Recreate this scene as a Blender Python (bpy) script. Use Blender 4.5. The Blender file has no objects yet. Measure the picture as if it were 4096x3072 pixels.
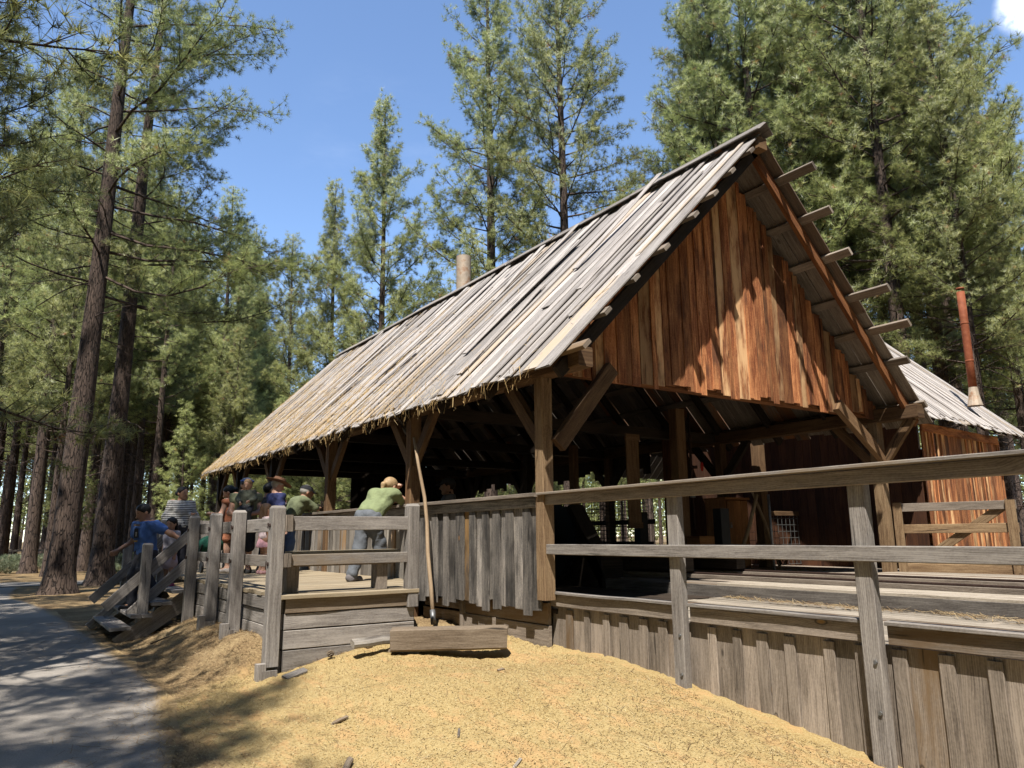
import bpy, math, random
import numpy as np
from mathutils import Vector, Matrix
R_ = math.radians
rs = np.random.RandomState(11)
random.seed(5)
SC = bpy.context.scene
COL = SC.collection

# ------------------------------------------------------------------ camera
f_px, yaw, pit, rol = 2991.5, R_(34.273), R_(11.512), R_(-0.527)
F = Vector((math.sin(yaw)*math.cos(pit), math.cos(yaw)*math.cos(pit), math.sin(pit)))
Rt = Vector((math.cos(yaw), -math.sin(yaw), 0)); Up = Rt.cross(F)
R2 = Rt*math.cos(rol)+Up*math.sin(rol); U2 = -Rt*math.sin(rol)+Up*math.cos(rol)
cd = bpy.data.cameras.new("camera"); cam = bpy.data.objects.new("camera", cd); COL.objects.link(cam)
cd.sensor_width = 36.0; cd.lens = 36.0*f_px/4096.0; cd.clip_end = 3000; cd.clip_start = .05
M = Matrix(((R2.x, U2.x, -F.x, -5.112), (R2.y, U2.y, -F.y, -6.816), (R2.z, U2.z, -F.z, .601), (0, 0, 0, 1)))
cam.matrix_world = M
SC.camera = cam
# ------------------------------------------------------------------ light
SUN = Vector((-.71, -.68, 1.77)).normalized()
w = bpy.data.worlds.new("World"); SC.world = w; w.use_nodes = True
nt = w.node_tree; nt.nodes.clear()
sky = nt.nodes.new('ShaderNodeTexSky'); sky.sky_type = 'NISHITA'; sky.sun_disc = False
sky.sun_elevation = math.asin(SUN.z); sky.sun_rotation = math.atan2(SUN.x, SUN.y)
sky.altitude = 1200; sky.air_density = 1.0; sky.dust_density = .12; sky.ozone_density = 3.0
bg = nt.nodes.new('ShaderNodeBackground'); bg.inputs[1].default_value = .14
wo = nt.nodes.new('ShaderNodeOutputWorld')
# a few thin clouds high in the sky
tc = nt.nodes.new('ShaderNodeTexCoord')
def wmath(op, a, b=None):
    n = nt.nodes.new('ShaderNodeMath'); n.operation = op
    for i, x in enumerate((a, b)):
        if x is None: continue
        if isinstance(x, (int, float)): n.inputs[i].default_value = x
        else: nt.links.new(x, n.inputs[i])
    return n.outputs[0]
def cloud(direction, inner, outer, scale, lo, hi, amount, stretch=(1, 1, 1)):
    dp = nt.nodes.new('ShaderNodeVectorMath'); dp.operation = 'DOT_PRODUCT'
    nm = nt.nodes.new('ShaderNodeVectorMath'); nm.operation = 'NORMALIZE'
    nt.links.new(tc.outputs['Generated'], nm.inputs[0]); nt.links.new(nm.outputs[0], dp.inputs[0])
    dp.inputs[1].default_value = Vector(direction).normalized()
    mr = nt.nodes.new('ShaderNodeMapRange'); mr.inputs[1].default_value = math.cos(R_(outer)); mr.inputs[2].default_value = math.cos(R_(inner))
    mr.interpolation_type = 'SMOOTHSTEP'; nt.links.new(dp.outputs['Value'], mr.inputs[0])
    mp = nt.nodes.new('ShaderNodeMapping'); mp.inputs['Scale'].default_value = stretch; nt.links.new(nm.outputs[0], mp.inputs[0])
    ns = nt.nodes.new('ShaderNodeTexNoise'); ns.inputs['Scale'].default_value = scale; ns.inputs['Detail'].default_value = 7; ns.inputs['Roughness'].default_value = .6
    nt.links.new(mp.outputs[0], ns.inputs['Vector'])
    m2 = nt.nodes.new('ShaderNodeMapRange'); m2.inputs[1].default_value = lo; m2.inputs[2].default_value = hi; m2.interpolation_type = 'SMOOTHSTEP'
    nt.links.new(ns.outputs['Fac'], m2.inputs[0])
    return wmath('MULTIPLY', wmath('MULTIPLY', mr.outputs[0], m2.outputs[0]), amount)
c1 = cloud((.812, .255, .525), .5, 1.9, 22, .34, .62, .75)
c2 = cloud((.345, .808, .477), 1, 7, 6, .5, .8, .03, (1, 1, 3))
fac = wmath('ADD', c1, c2)
mx = nt.nodes.new('ShaderNodeMix'); mx.data_type = 'RGBA'
nt.links.new(fac, mx.inputs['Factor']); nt.links.new(sky.outputs[0], mx.inputs['A']); mx.inputs['B'].default_value = (9, 9.3, 9.8, 1)
nt.links.new(mx.outputs['Result'], bg.inputs[0]); nt.links.new(bg.outputs[0], wo.inputs[0])
sd = bpy.data.lights.new("sun", 'SUN'); sd.energy = 5.0; sd.angle = R_(.53); sd.color = (1, .955, .88)
so = bpy.data.objects.new("sun", sd); COL.objects.link(so)
so.rotation_euler = (-SUN).to_track_quat('-Z', 'Y').to_euler(); so.location = (-20, -20, 40)
SC.view_settings.view_transform = 'Standard'; SC.view_settings.look = 'None'
SC.view_settings.exposure = 1.02; SC.view_settings.gamma = 1
SC.cycles.max_bounces = 6; SC.cycles.diffuse_bounces = 3; SC.cycles.glossy_bounces = 2; SC.cycles.transparent_max_bounces = 8
SC.cycles.transmission_bounces = 2; SC.cycles.use_denoising = True
SC.cycles.caustics_reflective = False; SC.cycles.caustics_refractive = False

# ------------------------------------------------------------------ object helpers
def tag(o, label=None, cat=None, group=None, kind=None):
    if label: o['label'] = label
    if cat: o['category'] = cat
    if group: o['group'] = group
    if kind: o['kind'] = kind
    return o
def thing(name, label, cat, loc=(0, 0, 0), group=None):
    o = bpy.data.objects.new(name, None); COL.objects.link(o); o.location = loc
    o.empty_display_size = .2
    return tag(o, label, cat, group)
def nrm(v):
    v = np.asarray(v, float); return v/(np.linalg.norm(v, axis=-1, keepdims=True)+1e-12)

def link_mesh(name, V, Fs, mats, parent=None, loc=None, uv=None, rnd=None, smooth=False, mi=None, pattr=None, tn=None):
    """V n x 3 in world metres, Fs a list of index lists or an (n x k) array"""
    V = np.asarray(V, np.float32)
    off = np.zeros(3)
    if loc is not None: off = np.array(loc, float)
    elif parent is not None:
        p = parent
        while p is not None:
            off += np.array(p.location); p = p.parent
    V = V-off.astype(np.float32)
    me = bpy.data.meshes.new(name)
    if isinstance(Fs, np.ndarray):
        k = Fs.shape[1]; nf = len(Fs); li = Fs.ravel().astype(np.int32); st = np.arange(nf, dtype=np.int32)*k; tot = np.full(nf, k, np.int32)
    else:
        tot = np.array([len(x) for x in Fs], np.int32); nf = len(Fs); st = np.concatenate([[0], np.cumsum(tot)[:-1]]).astype(np.int32)
        li = np.fromiter((i for x in Fs for i in x), np.int32)
    me.vertices.add(len(V)); me.vertices.foreach_set('co', V.ravel())
    me.loops.add(len(li)); me.loops.foreach_set('vertex_index', li)
    me.polygons.add(nf); me.polygons.foreach_set('loop_start', st); me.polygons.foreach_set('loop_total', tot)
    if smooth is not False: me.polygons.foreach_set('use_smooth', np.ones(nf, bool) if smooth is True else np.asarray(smooth, bool))
    if mi is not None: me.polygons.foreach_set('material_index', np.asarray(mi, np.int32))
    if uv is not None:
        l = me.uv_layers.new(name='UVMap'); l.data.foreach_set('uv', np.asarray(uv, np.float32).ravel())
    if rnd is not None:
        a = me.attributes.new('rnd', 'FLOAT', 'FACE'); a.data.foreach_set('value', np.asarray(rnd, np.float32))
    if tn is not None:
        a = me.attributes.new('tn', 'FLOAT_VECTOR', 'FACE'); a.data.foreach_set('vector', np.asarray(tn, np.float32).ravel())
    for kx, va in (pattr or {}).items():
        a = me.attributes.new(kx, 'FLOAT', 'POINT'); a.data.foreach_set('value', np.asarray(va, np.float32))
    me.update(calc_edges=True); me.validate()
    for m in (mats if isinstance(mats, (list, tuple)) else [mats]): me.materials.append(m)
    o = bpy.data.objects.new(name, me); COL.objects.link(o)
    if parent is not None: o.parent = parent
    if loc is not None: o.location = loc
    return o

class MB:
    def __init__(s): s.v = []; s.f = []; s.uv = []; s.r = []; s.sm = []; s.n = 0
    def add(s, V, Fs, UV, r, sm=False):
        s.v.append(np.asarray(V, float)); s.f += [[i+s.n for i in q] for q in Fs]; s.n += len(V)
        for u in UV: s.uv += u
        s.r += [r]*len(Fs); s.sm += [sm]*len(Fs)
    def board(s, a, b, w, t, side=(0, 0, 1), seg=1, wob=0., ch=.005, rnd=None, ragged=0., taper=1., sag=0.):
        """a board from a to b; w across the side hint, t the thickness"""
        a = np.array(a, float); b = np.array(b, float); ax = nrm(b-a); L = np.linalg.norm(b-a)
        sd_ = np.array(side, float); sd_ = nrm(sd_-ax*(sd_@ax)); nn = np.cross(ax, sd_)
        ch = min(ch, .3*t, .3*w)
        hw, ht = w/2, t/2
        cs = [(-hw+ch, -ht), (hw-ch, -ht), (hw, -ht+ch), (hw, ht-ch), (hw-ch, ht), (-hw+ch, ht), (-hw, ht-ch), (-hw, -ht+ch)] if ch > 0 else [(-hw, -ht), (hw, -ht), (hw, ht), (-hw, ht)]
        cs = np.array(cs); k = len(cs)
        per = np.concatenate([[0], np.cumsum(np.linalg.norm(np.roll(cs, -1, 0)-cs, axis=1))])
        u0, v0 = rs.rand()*40, rs.rand()*40
        V = []; us = []
        for i in range(seg+1):
            q = i/seg; c = a+(b-a)*q
            if wob and 0 < i < seg or (wob and seg == 1): c = c+nn*rs.uniform(-wob, wob)+sd_*rs.uniform(-wob, wob)*.6
            if sag: c = c-np.array((0, 0, 1.))*sag*4*q*(1-q)
            sc_ = 1+(taper-1)*q
            for (x, y) in cs:
                e = ax*rs.uniform(-ragged, ragged) if ragged and i in (0, seg) else 0
                V.append(c+sd_*x*sc_+nn*y+e)
            us.append(u0+L*q)
        Fs = []; UV = []
        for i in range(seg):
            for j in range(k):
                j2 = (j+1) % k
                Fs.append([i*k+j, i*k+j2, (i+1)*k+j2, (i+1)*k+j])
                UV.append([(us[i], v0+per[j]), (us[i], v0+per[j+1]), (us[i+1], v0+per[j+1]), (us[i+1], v0+per[j])])
        Fs.append(list(range(k))[::-1]); UV.append([(u0+.03*x, v0+.3*y) for x, y in cs[::-1]])
        Fs.append([seg*k+j for j in range(k)]); UV.append([(us[-1]+.03*x, v0+.3*y) for x, y in cs])
        s.add(V, Fs, UV, rs.rand() if rnd is None else rnd)
    def box(s, lo, hi, **k):
        lo = np.array(lo, float); hi = np.array(hi, float); c = (lo+hi)/2; d = hi-lo; i = int(np.argmax(d)); j, m = [x for x in range(3) if x != i]
        a = c.copy(); b = c.copy(); a[i] = lo[i]; b[i] = hi[i]
        e = np.zeros(3); e[j] = 1
        s.board(a, b, d[j], d[m], side=e, **k)
    def tube(s, pts, rad, n=10, cap=True, rnd=None, sm=True):
        P = np.array(pts, float); m = len(P); rad = np.broadcast_to(np.array(rad, float), (m,))
        T = nrm(np.gradient(P, axis=0)); ref = np.array((0, 0, 1.)) if abs(T[0][2]) < .9 else np.array((1., 0, 0))
        A = nrm(np.cross(T, ref)); B = np.cross(T, A)
        an = np.linspace(0, 2*math.pi, n, endpoint=False)
        V = P[:, None]+rad[:, None, None]*(A[:, None]*np.cos(an)[None, :, None]+B[:, None]*np.sin(an)[None, :, None])
        L = np.concatenate([[0], np.cumsum(np.linalg.norm(np.diff(P, axis=0), axis=1))])
        u0 = rs.rand()*30; C = 2*math.pi*max(rad.max(), 1e-4)
        Fs = []; UV = []
        for i in range(m-1):
            for j in range(n):
                j2 = (j+1) % n
                Fs.append([i*n+j2, i*n+j, (i+1)*n+j, (i+1)*n+j2])
                UV.append([(u0+L[i], C*(j+1)/n), (u0+L[i], C*j/n), (u0+L[i+1], C*j/n), (u0+L[i+1], C*(j+1)/n)])
        nside = len(Fs)
        if cap:
            Fs.append(list(range(n))); UV.append([(u0, .1*j) for j in range(n)])
            Fs.append([(m-1)*n+j for j in range(n)][::-1]); UV.append([(u0, .1*j) for j in range(n)])
        s.add(V.reshape(-1, 3), Fs, UV, rs.rand() if rnd is None else rnd, sm)
        if cap: s.sm[-1] = s.sm[-2] = False
    def lathe(s, prof, c=(0, 0, 0), n=20, rnd=None, sq=(1, 1), sm=True):
        an = np.linspace(0, 2*math.pi, n, endpoint=False); V = []
        for r, z in prof: V += [(c[0]+r*sq[0]*math.cos(x), c[1]+r*sq[1]*math.sin(x), c[2]+z) for x in an]
        m = len(prof); Fs = []; UV = []
        for i in range(m-1):
            for j in range(n):
                j2 = (j+1) % n
                Fs.append([i*n+j, i*n+j2, (i+1)*n+j2, (i+1)*n+j]); UV.append([(i*.1, j/n), (i*.1, (j+1)/n), (i*.1+.1, (j+1)/n), (i*.1+.1, j/n)])
        s.add(V, Fs, UV, rs.rand() if rnd is None else rnd, sm)
    def build(s, name, mat, parent=None, loc=None):
        return link_mesh(name, np.concatenate(s.v), s.f, mat, parent, loc, s.uv, s.r, s.sm)

# ------------------------------------------------------------------ materials
def newmat(name):
    m = bpy.data.materials.new(name); m.use_nodes = True; t = m.node_tree; t.nodes.clear()
    out = t.nodes.new('ShaderNodeOutputMaterial'); b = t.nodes.new('ShaderNodeBsdfPrincipled'); t.links.new(b.outputs[0], out.inputs[0])
    b.inputs['Specular IOR Level'].default_value = .25
    return m, t, b
class NT:
    def __init__(s, t): s.t = t
    def n(s, ty, **k):
        x = s.t.nodes.new(ty)
        for a, v in k.items(): setattr(x, a, v)
        return x
    def l(s, a, b): s.t.links.new(a, b)
    def m(s, op, *a):
        x = s.n('ShaderNodeMath', operation=op)
        for i, q in enumerate(a):
            if isinstance(q, (int, float)): x.inputs[i].default_value = q
            else: s.l(q, x.inputs[i])
        return x.outputs[0]
    def mapr(s, v, a, b, c=0., d=1., sm=True):
        x = s.n('ShaderNodeMapRange'); x.interpolation_type = 'SMOOTHSTEP' if sm else 'LINEAR'
        s.l(v, x.inputs[0])
        for i, q in enumerate((a, b, c, d)): x.inputs[i+1].default_value = q
        return x.outputs[0]
    def noise(s, vec, scale, det=4, rough=.55, dist=0.):
        x = s.n('ShaderNodeTexNoise'); x.inputs['Scale'].default_value = scale; x.inputs['Detail'].default_value = det; x.inputs['Roughness'].default_value = rough
        x.inputs['Distortion'].default_value = dist
        if vec is not None: s.l(vec, x.inputs['Vector'])
        return x.outputs['Fac']
    def ramp(s, v, stops):
        x = s.n('ShaderNodeValToRGB'); e = x.color_ramp.elements
        while len(e) < len(stops): e.new(.5)
        for i, (p_, c) in enumerate(stops): e[i].position = p_; e[i].color = (*c, 1)
        s.l(v, x.inputs[0]); return x.outputs[0]
    def mix(s, f_, a, b, mode='MIX'):
        x = s.n('ShaderNodeMix'); x.data_type = 'RGBA'; x.blend_type = mode
        for nm, q in (('Factor', f_), ('A', a), ('B', b)):
            i = x.inputs[nm] if nm != 'Factor' else x.inputs[0]
            if nm in 'AB': i = [y for y in x.inputs if y.name == nm and y.type == 'RGBA'][0]
            if isinstance(q, (int, float)): i.default_value = q
            elif isinstance(q, tuple): i.default_value = (*q, 1)
            else: s.l(q, i)
        return [y for y in x.outputs if y.type == 'RGBA'][0]
    def comb(s, x, y, z):
        c = s.n('ShaderNodeCombineXYZ')
        for i, q in enumerate((x, y, z)):
            if isinstance(q, (int, float)): c.inputs[i].default_value = q
            else: s.l(q, c.inputs[i])
        return c.outputs[0]
    def bump(s, h, strength, dist, b):
        x = s.n('ShaderNodeBump'); x.inputs['Strength'].default_value = strength; x.inputs['Distance'].default_value = dist
        s.l(h, x.inputs['Height']); s.l(x.outputs[0], b.inputs['Normal'])

ALB = .66
def sc_(c): return tuple(x*ALB for x in c)
def wood(name, dark, mid, light, tint=None, tint_at=.8, var=.35, knots=.8, knot_col=(.05, .025, .012), crack=.6, bump=.35, stain=None):
    dark, mid, light, knot_col = sc_(dark), sc_(mid), sc_(light), sc_(knot_col); tint = sc_(tint) if tint else None; stain = sc_(stain) if stain else None
    m, t, b = newmat(name); N = NT(t)
    uv = N.n('ShaderNodeUVMap'); uv.uv_map = 'UVMap'; at = N.n('ShaderNodeAttribute', attribute_name='rnd')
    sp = N.n('ShaderNodeSeparateXYZ'); N.l(uv.outputs[0], sp.inputs[0]); u, v = sp.outputs[0], sp.outputs[1]; r = at.outputs['Fac']
    rz = N.m('MULTIPLY', r, 37.0)
    # warp across the board so that the grain flows round the knots
    kv = N.n('ShaderNodeTexVoronoi'); kv.inputs['Scale'].default_value = 1.0; kv.inputs['Randomness'].default_value = 1.0
    N.l(N.comb(N.m('MULTIPLY', u, 1.7), N.m('MULTIPLY', v, 4.0), rz), kv.inputs['Vector'])
    ksp = N.n('ShaderNodeSeparateColor'); N.l(kv.outputs['Color'], ksp.inputs[0]); kon = N.mapr(ksp.outputs[0], .60, .64)
    kd = kv.outputs['Distance']
    near = N.m('MULTIPLY', N.mapr(kd, .05, .5, 1., 0.), kon)
    wv = N.noise(N.comb(N.m('MULTIPLY', u, .9), N.m('MULTIPLY', v, 2.5), rz), 1.0, 2)
    v2 = N.m('ADD', v, N.m('ADD', N.m('MULTIPLY', near, .045*knots), N.m('MULTIPLY', wv, .09)))
    g1 = N.noise(N.comb(N.m('MULTIPLY', u, 2.0), N.m('MULTIPLY', v2, 42.), rz), 1.0, 6, .7)
    g4 = N.noise(N.comb(N.m('MULTIPLY', u, 42.), N.m('MULTIPLY', v, 70.), rz), 1.0, 4, .7)
    g2 = N.noise(N.comb(N.m('MULTIPLY', u, 5.), N.m('MULTIPLY', v2, 190.), rz), 1.0, 3, .6)
    g3 = N.noise(N.comb(N.m('MULTIPLY', u, 1.3), N.m('MULTIPLY', v, 6.), rz), 1.0, 5, .65)
    ring = N.m('ABSOLUTE', N.m('SINE', N.m('MULTIPLY', N.m('ADD', v2, N.m('MULTIPLY', g3, .05)), 210.)))
    h = N.m('ADD', N.m('ADD', N.m('MULTIPLY', g1, .38), N.m('MULTIPLY', g2, .14)), N.m('ADD', N.m('ADD', N.m('MULTIPLY', g3, .34), N.m('MULTIPLY', g4, .2)), N.m('MULTIPLY', ring, .07)))
    c = N.ramp(h, [(.40, dark), (.53, mid), (.66, light)])
    if tint is not None:
        fx = N.m('MULTIPLY', N.mapr(N.m('FRACT', N.m('MULTIPLY', r, 13.7)), tint_at, tint_at+.12), N.mapr(g3, .35, .6))
        c = N.mix(fx, c, tint)
    if stain is not None:
        sv = N.noise(N.comb(N.m('MULTIPLY', u, .7), N.m('MULTIPLY', v, 1.6), N.m('MULTIPLY', r, 5.)), 1.3, 4, .6)
        c = N.mix(N.m('MULTIPLY', N.mapr(sv, .5, .68), .8), c, stain)
    br = N.m('ADD', 1-var, N.m('MULTIPLY', N.m('FRACT', N.m('MULTIPLY', r, 7.31)), 2*var))
    c = N.mix(1.0, c, N.comb(br, br, br), 'MULTIPLY')
    # knots and drying cracks belong to the timber
    kk = N.m('MULTIPLY', N.m('MULTIPLY', N.mapr(kd, .035, .075, 1., 0.), kon), min(1., knots))
    kh = N.m('MULTIPLY', N.m('MULTIPLY', N.mapr(N.m('ABSOLUTE', N.m('SUBTRACT', kd, .08)), .0, .03, 1., 0.), kon), .75*min(1., knots))
    c = N.mix(kh, c, tuple(x*.45 for x in dark))
    c = N.mix(kk, c, knot_col)
    ck = N.noise(N.comb(N.m('MULTIPLY', u, 1.1), N.m('MULTIPLY', v2, 17.), N.m('ADD', rz, 9.)), 1.0, 2, .5)
    cr = N.m('MULTIPLY', N.mapr(ck, .27, .31, 1., 0.), crack)
    c = N.mix(cr, c, tuple(x*.25 for x in dark))
    N.l(c, b.inputs['Base Color']); b.inputs['Roughness'].default_value = .82
    N.bump(N.m('SUBTRACT', h, N.m('ADD', cr, N.m('MULTIPLY', kk, .3))), bump, .006, b)
    return m

def plain(name, col, rough=.7, metal=0., var=.12, scale=18., col2=None, bump=0.):
    col = sc_(col); col2 = sc_(col2) if col2 else None
    m, t, b = newmat(name); N = NT(t)
    tx = N.n('ShaderNodeTexCoord'); n = N.noise(tx.outputs['Object'], scale, 5, .6)
    c = N.ramp(n, [(.3, tuple(x*(1-var) for x in col)), (.52, col), (.7, col2 or tuple(min(1, x*(1+var)) for x in col))])
    N.l(c, b.inputs['Base Color']); b.inputs['Roughness'].default_value = rough; b.inputs['Metallic'].default_value = metal
    if bump: N.bump(n, bump, .01, b)
    return m

MT = {}
MT['rail'] = wood('weathered_grey_wood', (.08, .068, .06), (.225, .198, .176), (.41, .37, .33), tint=(.24, .18, .12), tint_at=.88, var=.2)
MT['railb'] = wood('weathered_brown_grey_wood', (.07, .054, .042), (.22, .178, .14), (.40, .33, .265), tint=(.2, .13, .07), tint_at=.8, var=.3, knots=1.0, knot_col=(.36, .22, .09))
MT['roof'] = wood('silvered_roof_boards', (0.101, 0.086, 0.078), (0.374, 0.335, 0.308), (0.593, 0.546, 0.507), tint=(0.468, 0.367, 0.265), tint_at=.82, var=.3, knots=.4, crack=.9)
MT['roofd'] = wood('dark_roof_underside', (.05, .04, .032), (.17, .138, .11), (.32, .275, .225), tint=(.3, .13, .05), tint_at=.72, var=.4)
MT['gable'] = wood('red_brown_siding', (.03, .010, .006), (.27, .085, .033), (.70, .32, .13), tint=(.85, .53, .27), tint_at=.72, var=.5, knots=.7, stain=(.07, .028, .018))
MT['riser'] = wood('dark_weathered_riser', (.035, .03, .026), (.105, .09, .078), (.23, .205, .18), var=.2)
MT['barge'] = wood('red_brown_rafter', (.03, .011, .006), (.17, .06, .022), (.36, .155, .055), var=.2, knots=.5)
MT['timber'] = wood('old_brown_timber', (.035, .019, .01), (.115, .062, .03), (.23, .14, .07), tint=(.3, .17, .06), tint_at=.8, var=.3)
MT['dark'] = wood('shade_dark_timber', (.008, .006, .004), (.026, .018, .012), (.055, .038, .026), var=.4)  # near-black timber: the mill's deep inner shade is put into the colour
MT['wall'] = wood('charred_grey_slabs', (.02, .018, .017), (.15, .135, .12), (.42, .37, .32), tint=(.42, .235, .075), tint_at=.86, var=.45, knot_col=(.33, .16, .05), stain=(.035, .031, .029))
MT['wallp'] = wood('bleached_grey_slabs', (.07, .058, .048), (.26, .23, .195), (.42, .375, .32), tint=(.32, .2, .1), tint_at=.8, var=.35, stain=(.07, .055, .045))
MT['deck'] = wood('dusty_deck_planks', (0.160, 0.112, 0.064), (0.320, 0.248, 0.156), (0.416, 0.344, 0.240), var=.16, knots=.3, crack=.5, bump=.2)
MT['dock'] = wood('bleached_dock_planks', (0.104, 0.084, 0.064), (0.320, 0.268, 0.208), (0.496, 0.432, 0.348), var=.25, tint=(0.128, 0.072, 0.040), tint_at=.85)
MT['beam'] = wood('dirty_old_beam', (.07, .048, .03), (.21, .155, .105), (.33, .26, .19), var=.15, crack=.9, bump=.5)
MT['handle'] = wood('worn_tool_handle', (.14, .09, .05), (.31, .215, .13), (.42, .31, .2), var=.1, knots=.5)
MT['cab'] = wood('varnished_cabinet_wood', (.09, .035, .012), (.24, .1, .035), (.36, .17, .065), var=.2)
MT['iron'] = plain('rusty_iron', (.055, .032, .024), .75, .3, .4, 30)
MT['black'] = plain('black_machine_iron', (.012, .011, .01), .6, .4, .4, 12)
MT['steel'] = plain('dull_steel', (.25, .25, .25), .5, .7, .2, 25)
MT['galv'] = plain('rusted_galvanised_sheet', (.62, .5, .38), .6, .2, .3, 5, (.40, .19, .085), .2)
MT['rustpipe'] = plain('red_rust_stovepipe', (.3, .085, .035), .75, .1, .25, 9, (.36, .13, .06), .1)
MT['redpaint'] = plain('red_paint', (.5, .03, .02), .45)
MT['wire'] = plain('galvanised_wire', (.2, .2, .19), .5, .6)
MT['rock'] = plain('pale_rock', (.3, .25, .2), .9, 0, .3, 5, (.4, .35, .29), .6)

def bark_mat(name, plate, gap, sc=1.0):
    m, t, b = newmat(name); N = NT(t)
    uv = N.n('ShaderNodeUVMap'); uv.uv_map = 'UVMap'
    sp = N.n('ShaderNodeSeparateXYZ'); N.l(uv.outputs[0], sp.inputs[0])
    vec = N.comb(N.m('MULTIPLY', sp.outputs[0], 2.6*sc), N.m('MULTIPLY', sp.outputs[1], 13*sc), 0.)
    wn = N.n('ShaderNodeTexNoise'); wn.inputs['Scale'].default_value = 1.3; wn.inputs['Detail'].default_value = 3; N.l(vec, wn.inputs['Vector'])
    va = N.n('ShaderNodeVectorMath', operation='ADD'); N.l(vec, va.inputs[0]); N.l(wn.outputs['Color'], va.inputs[1])
    vo = N.n('ShaderNodeTexVoronoi', feature='DISTANCE_TO_EDGE'); vo.inputs['Scale'].default_value = 1.0; N.l(va.outputs[0], vo.inputs['Vector'])
    e = N.mapr(vo.outputs['Distance'], .0, .10)
    n = N.noise(vec, 3.0, 6, .65); n2 = N.noise(vec, .5, 3)
    c = N.mix(e, gap, N.ramp(N.m('ADD', N.m('MULTIPLY', n, .6), N.m('MULTIPLY', n2, .4)), [(.35, tuple(x*.55 for x in plate)), (.52, plate), (.68, tuple(x*1.7 for x in plate))]))
    N.l(c, b.inputs['Base Color']); b.inputs['Roughness'].default_value = .95
    N.bump(N.m('ADD', e, N.m('MULTIPLY', n, .6)), .9, .04, b)
    return m
MT['bark'] = bark_mat('pine_bark', (.085, .06, .047), (.022, .016, .013))
MT['barkl'] = bark_mat('pale_pine_bark', (.11, .078, .06), (.035, .025, .02))

def needle_mat(name, a, b_, c_, brown, leafy=True):
    m, t, b = newmat(name); N = NT(t)
    at = N.n('ShaderNodeAttribute', attribute_name='rnd'); r = at.outputs['Fac']
    oi = N.n('ShaderNodeObjectInfo')
    c = N.ramp(r, [(.0, a), (.45, b_), (.93, c_), (.985, brown)])
    hv = N.n('ShaderNodeHueSaturation'); N.l(c, hv.inputs['Color'])
    N.l(N.m('ADD', .488, N.m('MULTIPLY', oi.outputs['Random'], .024)), hv.inputs['Hue'])
    N.l(N.m('ADD', .85, N.m('MULTIPLY', oi.outputs['Random'], .3)), hv.inputs['Value'])
    N.l(hv.outputs[0], b.inputs['Base Color']); b.inputs['Roughness'].default_value = .42; b.inputs['Specular IOR Level'].default_value = .4
    tr = N.n('ShaderNodeBsdfTranslucent'); N.l(hv.outputs[0], tr.inputs[0])
    ms = N.n('ShaderNodeMixShader'); ms.inputs[0].default_value = .42
    tn = N.n('ShaderNodeAttribute', attribute_name='tn'); ge = N.n('ShaderNodeNewGeometry'); vm = N.n('ShaderNodeVectorMath', operation='ADD'); vt = N.n('ShaderNodeVectorTransform'); vt.vector_type = 'NORMAL'; vt.convert_from = 'OBJECT'; vt.convert_to = 'WORLD'
    N.l(tn.outputs['Vector'], vt.inputs[0]); sc2 = N.n('ShaderNodeVectorMath', operation='SCALE'); sc2.inputs['Scale'].default_value = 1.6; N.l(vt.outputs[0], sc2.inputs[0]); N.l(sc2.outputs[0], vm.inputs[0]); N.l(ge.outputs['Normal'], vm.inputs[1])
    vn = N.n('ShaderNodeVectorMath', operation='NORMALIZE'); N.l(vm.outputs[0], vn.inputs[0])
    if leafy: N.l(vn.outputs[0], b.inputs['Normal'])
    N.l(b.outputs[0], ms.inputs[1]); N.l(tr.outputs[0], ms.inputs[2])
    out = [x for x in t.nodes if x.type == 'OUTPUT_MATERIAL'][0]; N.l(ms.outputs[0], out.inputs[0])
    return m
MT['gable_shaded'] = wood('shaded_red_brown_inner_planks', (.012, .006, .004), (.05, .019, .009), (.10, .04, .016), var=.4)  # darkened copy of the siding, interior shade painted into the inner wall
MT['needle'] = needle_mat('pine_needles', (.16, .19, .06), (.33, .365, .125), (.52, .53, .21), (.42, .24, .1))
MT['sage'] = needle_mat('sage_leaves', (.10, .125, .075), (.17, .2, .12), (.25, .27, .16), (.3, .25, .14), False)
MT['farneedle'] = needle_mat('far_pine_needles', (.13, .15, .05), (.26, .275, .09), (.37, .37, .14), (.3, .17, .065), False)
MT['postw'] = wood('golden_brown_post', (.05, .03, .017), (.19, .115, .06), (.38, .26, .145), tint=(.2, .17, .14), tint_at=.6, var=.15, knots=1., knot_col=(.2, .09, .03))
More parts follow.
